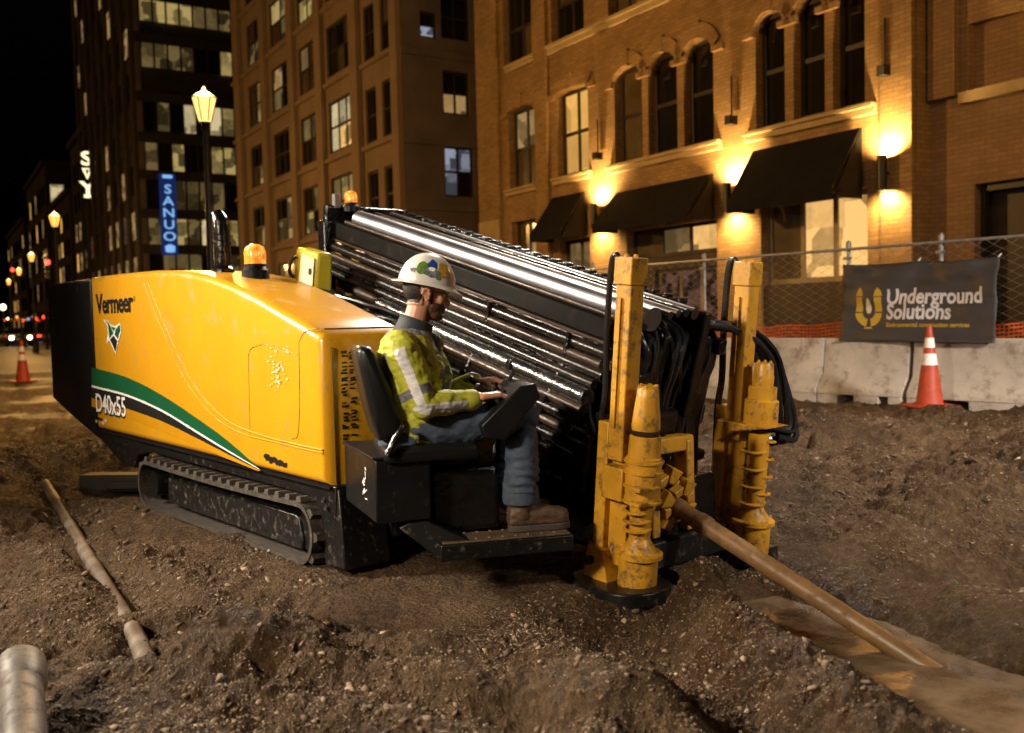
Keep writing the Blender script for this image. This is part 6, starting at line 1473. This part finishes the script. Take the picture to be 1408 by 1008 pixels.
# hands: palm and five fingers closing on the joystick
HS = 1.2
def hand(wr, tip, side):
    d = (tip - wr).normalized(); lat = Vector((0, 1, 0)); lat = (lat - d * lat.dot(d)).normalized(); dn = d.cross(lat)
    if dn.z > 0: dn = -dn
    g = HS
    for k in range(4):
        f = (k - 1.5) * 0.0195 * g; a = wr + d * 0.018 + lat * f * 0.8; b_ = wr + d * 0.082 * g + lat * f + dn * (0.004 * abs(k - 1.2))
        limb(bm, [a, b_], [0.0140 * g, 0.0118 * g], 8)
        ln = (0.040, 0.045, 0.042, 0.034)[3 - k if side > 0 else k] * g
        k1 = b_ + (d * 0.88 + dn * 0.48).normalized() * ln; k2 = k1 + (d * 0.25 + dn * 0.97).normalized() * ln * 0.66; k3 = k2 + (-d * 0.55 + dn * 0.8).normalized() * ln * 0.5
        limb(bm, [b_, k1, k2, k3], [0.0100 * g, 0.0092 * g, 0.0083 * g, 0.0072 * g], 8)
    sl = 1 if side < 0 else -1
    tb0 = wr + d * 0.026 + lat * (0.024 * g * sl)
    t1 = tb0 + (d * 0.6 + dn * 0.35 + lat * (0.55 * sl)).normalized() * 0.034 * g; t2 = t1 + (d * 0.8 + dn * 0.6).normalized() * 0.030 * g; t3 = t2 + (d * 0.7 + dn * 0.5 - lat * (0.4 * sl)).normalized() * 0.023 * g
    limb(bm, [tb0, t1, t2, t3], [0.0130 * g, 0.0112 * g, 0.0098 * g, 0.0082 * g], 8)
    sphere_at(bm, wr + d * 0.008, 0.028, (1, 1, 0.85), 12)
hand(RW + Vector((0.012, -0.01, 0.012)), P3(694, 539, -0.17), -1); hand(LW + Vector((0.01, 0, 0)), P3(690, 520, 0.13), 1)
body = fuse(bm, 'body', 0.0042, ['skin', 'hair', 'beard', 'lip'], 3, man)
c = face_centres(body.data); hv = np.array(hed); hm = np.array(HM.transposed()); q = (c - hv) @ hm.T
mi = np.zeros(len(c), np.int32)
ear = (np.abs(q[:, 1]) > 0.070) & (np.abs(q[:, 0] + 0.008) < 0.034) & (np.abs(q[:, 2] + 0.008) < 0.045)
hairm = (q[:, 2] > -0.065) & ((q[:, 0] < -0.018 - 0.35 * np.clip(-q[:, 2], 0, 1)) & (q[:, 2] > -0.05) | (q[:, 2] > 0.055)) & (q[:, 0] > -0.13) & (np.linalg.norm(q, axis=1) < 0.15) & ~ear & (q[:, 2] > -0.075 - 0.2 * q[:, 0] * 0)
nj = 0.004 * np.sin(q[:, 1] * 400 + q[:, 2] * 300)
be = (np.linalg.norm(q, axis=1) < 0.16) & (q[:, 2] < -0.040 + 0.55 * np.clip(0.035 - q[:, 0], 0, 0.1) + nj) & (q[:, 0] > 0.004) & (q[:, 2] > -0.13) & ~ear
side_b = (q[:, 0] > 0.012) & (q[:, 0] < 0.026) & (q[:, 2] < 0.01) & (q[:, 2] > -0.09) & (np.abs(q[:, 1]) > 0.055) & ~ear
mou = (q[:, 2] > -0.051) & (q[:, 2] < -0.044) & (q[:, 0] > 0.075) & (np.abs(q[:, 1]) < 0.035)
lipm = (q[:, 2] < -0.053) & (q[:, 2] > -0.076) & (q[:, 0] > 0.088) & (np.abs(q[:, 1]) < 0.023)
mi[be | side_b | mou] = 2; mi[lipm] = 3; mi[hairm] = 1
body.data.polygons.foreach_set('material_index', mi)
v = np_verts(body.data); n = normals(body.data); qv = (v - hv) @ hm.T
hz = (qv[:, 2] > -0.06) & (qv[:, 0] < -0.02) & (np.linalg.norm(qv, axis=1) < 0.15) & ~((np.abs(qv[:, 1]) > 0.070) & (np.abs(qv[:, 0] + 0.008) < 0.034))
bz = (qv[:, 2] < -0.05) & (qv[:, 0] > 0.02) & (qv[:, 0] < 0.12) & (qv[:, 2] > -0.125)
v[hz] += n[hz] * 0.006; v[bz] += n[bz] * 0.004; put_verts(body.data, v)
# eyes, safety glasses
for s in (-1, 1):
    MB().lathe([(0.001, 0.0115), (0.006, 0.010), (0.010, 0.006), (0.0115, 0)], Matrix.Translation(hp(0.074, s * 0.031, 0.004)) @ HM.to_4x4() @ Matrix.Rotation(R(90), 4, 'Y'), 12, caps=False).build('eye', 'decal_white', body)
gl = MB()
for s in (-1, 1): gl.tube([hp(0.088, s * 0.064, 0.008), hp(0.03, s * 0.080, 0.010), hp(-0.004, s * 0.083, 0.010)], 0.0022, 6)
gl.tube([hp(0.096, -0.055, 0.016), hp(0.103, 0, 0.018), hp(0.096, 0.055, 0.016)], 0.0032, 6)
gla = gl.build('safety_glasses', 'decal_black', man)
m, nt, b_, out = new_mat('lens'); b_.inputs['Base Color'].default_value = (0.35, 0.33, 0.3, 1); b_.inputs['Roughness'].default_value = 0.05; b_.inputs['Alpha'].default_value = 0.35; MATS['lens'] = m
for s in (-1, 1): MB().loft([[hp(0.102, s * 0.006, 0.016), hp(0.099, s * 0.03, 0.017), hp(0.090, s * 0.060, 0.013)], [hp(0.102, s * 0.010, -0.012), hp(0.099, s * 0.03, -0.020), hp(0.088, s * 0.057, -0.012)]], caps=False, closed=False).build('lens', 'lens', gla, recalc=False)
# hard hat
HC = hp(-0.004, 0, 0.040); HQ = HM @ Matrix.Rotation(R(3), 3, 'Y')
def hat(th, ph, k=1.0, r=(0.136, 0.112, 0.150)): return HC + HQ @ Vector((r[0] * k * math.cos(ph) * math.cos(th), r[1] * k * math.cos(ph) * math.sin(th), r[2] * k * math.sin(ph)))
loops = []
for ph in np.linspace(0, 1.5, 12):
    lp = []
    for k in range(48):
        th = 2 * math.pi * k / 48; bump_ = 1 + 0.018 * math.exp(-(math.sin(th) * math.cos(ph) / 0.16) ** 2) * math.sin(min(1.5, ph * 1.6)); lp.append(hat(th, ph, bump_))
    loops.append(lp)
ht_ = MB().loft(loops).build('hard_hat', 'helmet_white', man, angle=60)
ring0, ring1, ring2, ring3 = [], [], [], []
for k in range(48):
    th = 2 * math.pi * k / 48; ext = 0.008 + 0.034 * max(0, math.cos(th)) ** 2 + 0.020 * max(0, -math.cos(th)) ** 3
    d_ = Vector((math.cos(th), math.sin(th) * 0.83, 0)); dz = -0.016 * max(0, math.cos(th)) ** 2 - 0.004
    ring0.append(hat(th, 0.04)); ring1.append(HC + HQ @ (Vector((0.136 * math.cos(th), 0.112 * math.sin(th), 0)) + d_ * ext + Vector((0, 0, dz)))); ring2.append(ring1[-1] + HQ @ Vector((0, 0, -0.006))); ring3.append(hat(th, -0.03, 0.985))
MB().loft([ring0, ring1, ring2, ring3], caps=False).build('brim', 'helmet_white', ht_, angle=50)
def sticker(cx, cz, rx, rz, mat, seed, k=1.012):
    r_ = random.Random(seed); pts = []
    for j in range(14):
        a = 2 * math.pi * j / 14; q_ = r_.uniform(0.75, 1.1); pts.append((cx + rx * q_ * math.cos(a), cz + rz * q_ * math.sin(a)))
    vs = [hat(-math.pi / 2 + p[0], 0.10 + p[1], k) for p in pts]; vs.append(hat(-math.pi / 2 + cx, 0.10 + cz, k))
    MB().add(vs, [(j, (j + 1) % 14, 14) for j in range(14)]).build('sticker', mat, ht_, recalc=False)
simple('st_green', (0.10, 0.22, 0.02), 0.4, var=0.5, scale=60); simple('st_blue', (0.02, 0.06, 0.30), 0.4, var=0.6, scale=60); simple('st_gold', (0.50, 0.27, 0.03), 0.4, var=0.5, scale=60); simple('st_grey', (0.16, 0.16, 0.2), 0.4, var=0.7, scale=80)
sticker(-0.71, 0.26, 0.168, 0.081, 'st_grey', 1, 1.010); sticker(-0.34, 0.38, 0.308, 0.257, 'st_green', 2, 1.012); sticker(-0.02, 0.55, 0.224, 0.243, 'st_blue', 3, 1.016); sticker(0.02, 0.25, 0.364, 0.162, 'st_grey', 4, 1.020); sticker(0.44, 0.42, 0.238, 0.270, 'st_gold', 5, 1.014); sticker(-0.02, 0.38, 0.140, 0.081, 'decal_white', 6, 1.024); sticker(0.23, 0.13, 0.084, 0.081, 'st_green', 7, 1.022)
# jacket: trunk, sleeves and cuffs as one cloth
bm = bmesh.new()
ell_loft(bm, [(pel + Vector((0.02, 0, -0.04)), 0.115, 0.18, 0), (pel + Vector((0.015, 0, 0.03)), 0.14, 0.19, 0), (wai + Vector((0.012, 0, 0)), 0.160, 0.195, 0.05), (che + Vector((0.010, 0, -0.03)), 0.156, 0.205, 0.08), (che + Vector((0.004, 0, 0.06)), 0.128, 0.200, 0.10), (che + Vector((0.01, 0, 0.115)), 0.098, 0.165, 0.15), (nek + Vector((-0.01, 0, -0.018)), 0.070, 0.085, 0.2)])
limb(bm, [RS + Vector((-.005, 0.02, 0)), RS + Vector((0, -0.012, -0.02)), RS.lerp(REl, .5), REl, REl.lerp(RW, .5), RW + (REl - RW) * 0.06], [0.085, 0.082, 0.074, 0.066, 0.055, 0.046], 20)
limb(bm, [LS + Vector((-.005, -0.02, 0)), LS + Vector((0, 0.012, -0.02)), LS.lerp(LEl, .5), LEl, LEl.lerp(LW, .5), LW + (LEl - LW) * 0.06], [0.085, 0.082, 0.074, 0.066, 0.055, 0.046], 20)
jk = fuse(bm, 'jacket', 0.004, ['hivis', 'hivis_grey', 'reflector', 'collar_navy'], 5, man)
wrinkle(jk.data, 0.014, 0.11, 5); wrinkle(jk.data, 0.005, 0.04, 9)
c = face_centres(jk.data); mi = np.zeros(len(c), np.int32)
for (S_, E_, W_, sg) in ((RS, REl, RW, -1), (LS, LEl, LW, 1)):
    d1, t1, o1 = seg_par(c, S_, E_); d2, t2, o2 = seg_par(c, E_, W_)
    upm = (d1 < 0.10) & (d1 < d2) & (t1 > 0.03); fom = (d2 < 0.085) & (d2 <= d1)
    out_side = (c[:, 1] * sg > abs(S_.y) - 0.05)
    ax1 = np.array((E_ - S_).normalized()); ax2 = np.array((W_ - E_).normalized())
    # stripe along the outer upper side of the arm
    def around(o, ax):
        ref = np.array((0, sg, 0.0)); ref = ref - ax * (ref @ ax); ref /= np.linalg.norm(ref); s2 = np.cross(ax, ref)
        return np.arctan2(o @ s2, o @ ref)
    a1 = around(o1, ax1); a2 = around(o2, ax2)
    mi[upm & (np.abs(a1 + (0.30 if sg < 0 else -0.30) * -1) < 0.30)] = 2
    mi[fom & (np.abs(a2 + (0.30 if sg < 0 else -0.30) * -1) < 0.40) & (t2 < 0.80)] = 2
    mi[upm & (t1 > 0.70) & (t1 < 0.86) & (mi != 2)] = 1
tor = (np.abs(c[:, 1]) < 0.165)
zc_ = c[:, 2]
mi[tor & (np.abs(np.abs(c[:, 1]) - 0.115) < 0.022) & (zc_ > che.z - 0.02) & (mi == 0)] = 1
mi[tor & (zc_ > che.z - 0.10) & (zc_ < che.z - 0.05)] = 1
mi[tor & (zc_ > wai.z - 0.10) & (zc_ < wai.z - 0.04)] = 1
mi[tor & (c[:, 0] > che.x + 0.10) & (np.abs(c[:, 1]) < 0.10) & (zc_ > wai.z - 0.02)] = 3
mi[(zc_ > nek.z - 0.045) & tor] = 1
back = (np.abs(c[:, 1] + 0.165) < 0.05) & (c[:, 0] < RS.x - 0.045) & (zc_ < RS.z - 0.02) & (zc_ > wai.z - 0.05); mi[back] = 1
jk.data.polygons.foreach_set('material_index', mi)
# collar, cuffs
lp = []
for k, (dz, r, fx) in enumerate(((-0.055, 1.2, 0), (-0.015, 1.04, 0), (0.014, 1.0, 0.002), (0.026, 1.05, 0.0), (0.014, 0.93, 0.004), (-0.03, 0.88, 0))):
    lp.append([nek + Matrix.Rotation(R(14), 3, 'Y') @ Vector((0.082 * r * math.cos(a) + fx, 0.080 * r * math.sin(a), dz + 0.012 * math.cos(a + math.pi))) for a in np.linspace(0, 2 * math.pi, 25)[:-1]])
MB().loft(lp, caps=False).build('collar', 'collar_navy', man, angle=80)
for (E_, W_) in ((REl, RW), (LEl, LW)):
    d_ = (W_ - E_).normalized(); MB().tube([W_ - d_ * 0.045, W_ - d_ * 0.03, W_ - d_ * 0.0, W_ + d_ * 0.008, W_ + d_ * 0.012, W_ + d_ * 0.012], [0.048, 0.051, 0.049, 0.046, 0.040, 0.030], 20, caps=False).build('cuff', 'hivis', jk)
    if W_ is RW: MB().tube([W_ + d_ * 0.005, W_ + d_ * 0.02], [0.038, 0.034], 18, caps=False).build('wrist_band', 'decal_black', jk)
# drawstring / zip edge
MB().tube(smooth_path([nek + Vector((0.085, -0.03, -0.05)), che + Vector((0.145, -0.05, 0.03)), wai + Vector((0.155, -0.05, 0.02)), wai + Vector((0.15, -0.05, -0.06))], 20), 0.004, 6).build('zip_edge', 'hivis_grey', jk)
# jeans
bm = bmesh.new()
ell_loft(bm, [(pel + Vector((-0.01, 0, -0.075)), 0.13, 0.185, 0), (pel + Vector((0.0, 0, 0.02)), 0.135, 0.18, 0), (pel + Vector((0, 0, 0.06)), 0.12, 0.17, 0)])
for (H_, K_, A_) in ((RH, RK_, RAn), (LH, LK, LAn)):
    limb(bm, [H_, H_.lerp(K_, .5), K_, K_.lerp(A_, .35), K_.lerp(A_, .75), A_ + Vector((0, 0, 0.015))], [0.100, 0.092, 0.078, 0.078, 0.080, 0.082], 22)
jn = fuse(bm, 'jeans', 0.0055, ['denim'], 4, man); wrinkle(jn.data, 0.010, 0.12, 15); wrinkle(jn.data, 0.004, 0.04, 19)
vj = np_verts(jn.data); nj_ = normals(jn.data)
lo_ = np.clip((RAn.z + 0.20 - vj[:, 2]) / 0.16, 0, 1); beh = np.clip((vj[:, 0] - RK_.x + 0.10) / 0.05, 0, 1) * (vj[:, 2] > RAn.z - 0.03)
fold = np.sin(vj[:, 2] * 150 + 3.0 * np.sin(vj[:, 1] * 22 + vj[:, 0] * 17)) * lo_ * beh
kn = np.exp(-((vj[:, 2] - RK_.z + 0.05) / 0.07) ** 2) * np.sin((vj[:, 2] + 0.6 * vj[:, 0]) * 110 + 2 * np.sin(vj[:, 1] * 25)) * 0.5
put_verts(jn.data, vj + nj_ * (0.006 * fold + 0.005 * kn)[:, None])
for (K_, A_) in ((RK_, RAn), (LK, LAn)):
    z = A_.z
    MB().lathe([(0.060, -0.035), (0.083, -0.035), (0.087, -0.02), (0.086, 0.02), (0.082, 0.035), (0.060, 0.035)], Matrix.Translation((A_.x, A_.y, z - 0.01)), 26, caps=False).build('turn_up', 'denim', jn)
# boots
def boot(an):
    fx, fy, z0 = an.x, an.y, FOOTZ
    bm = bmesh.new()
    limb(bm, [Vector((fx - 0.005, fy, an.z - 0.01)), Vector((fx + 0.0, fy, z0 + 0.085))], [0.060, 0.058], 18)
    secs = [(-0.062, 0.036, 0.042), (-0.035, 0.046, 0.055), (0.02, 0.048, 0.060), (0.08, 0.050, 0.050), (0.14, 0.053, 0.042), (0.19, 0.050, 0.038), (0.225, 0.038, 0.030)]
    lps = [[Vector((fx + x, fy + wy * math.copysign(abs(math.cos(a)) ** .8, math.cos(a)), z0 + 0.028 + hz_ * (1 + math.copysign(abs(math.sin(a)) ** .8, math.sin(a))) * (1 if math.sin(a) > 0 else 0.4))) for a in [2 * math.pi * k / 20 for k in range(20)]] for x, wy, hz_ in secs]
    b = MB().loft(lps); me = b.mesh('l', 'rubber'); bm.from_mesh(me); bpy.data.meshes.remove(me)
    limb(bm, [Vector((fx + 0.0, fy, z0 + 0.10)), Vector((fx + 0.07, fy, z0 + 0.075))], [0.05, 0.042], 16)
    o = fuse(bm, 'boot', 0.005, ['boot_leather'], 5, man); wrinkle(o.data, 0.006, 0.04, 25)
    out = [(-0.068, 0.0), (-0.06, 0.030), (-0.03, 0.046), (0.03, 0.044), (0.10, 0.048), (0.16, 0.054), (0.205, 0.046), (0.232, 0.025), (0.238, 0.0)]
    lo = [(x, y) for x, y in out] + [(x, -y) for x, y in reversed(out[1:-1])]
    MB().prism([(fx + x, fy + y, z0) for x, y in lo], [(fx + x, fy + y * 1.02, z0 + 0.032) for x, y in lo]).build('sole', 'boot_sole', o, 0.005)
    for k in range(4): zz_ = z0 + 0.085 + 0.016 * k; MB().tube([(fx + 0.075 - 0.018 * k, fy - 0.026, zz_ + 0.03), (fx + 0.085 - 0.018 * k, fy, zz_ + 0.038), (fx + 0.075 - 0.018 * k, fy + 0.026, zz_ + 0.03)], 0.004, 6).build('lace', 'boot_sole', o)
boot(RAn); boot(LAn)
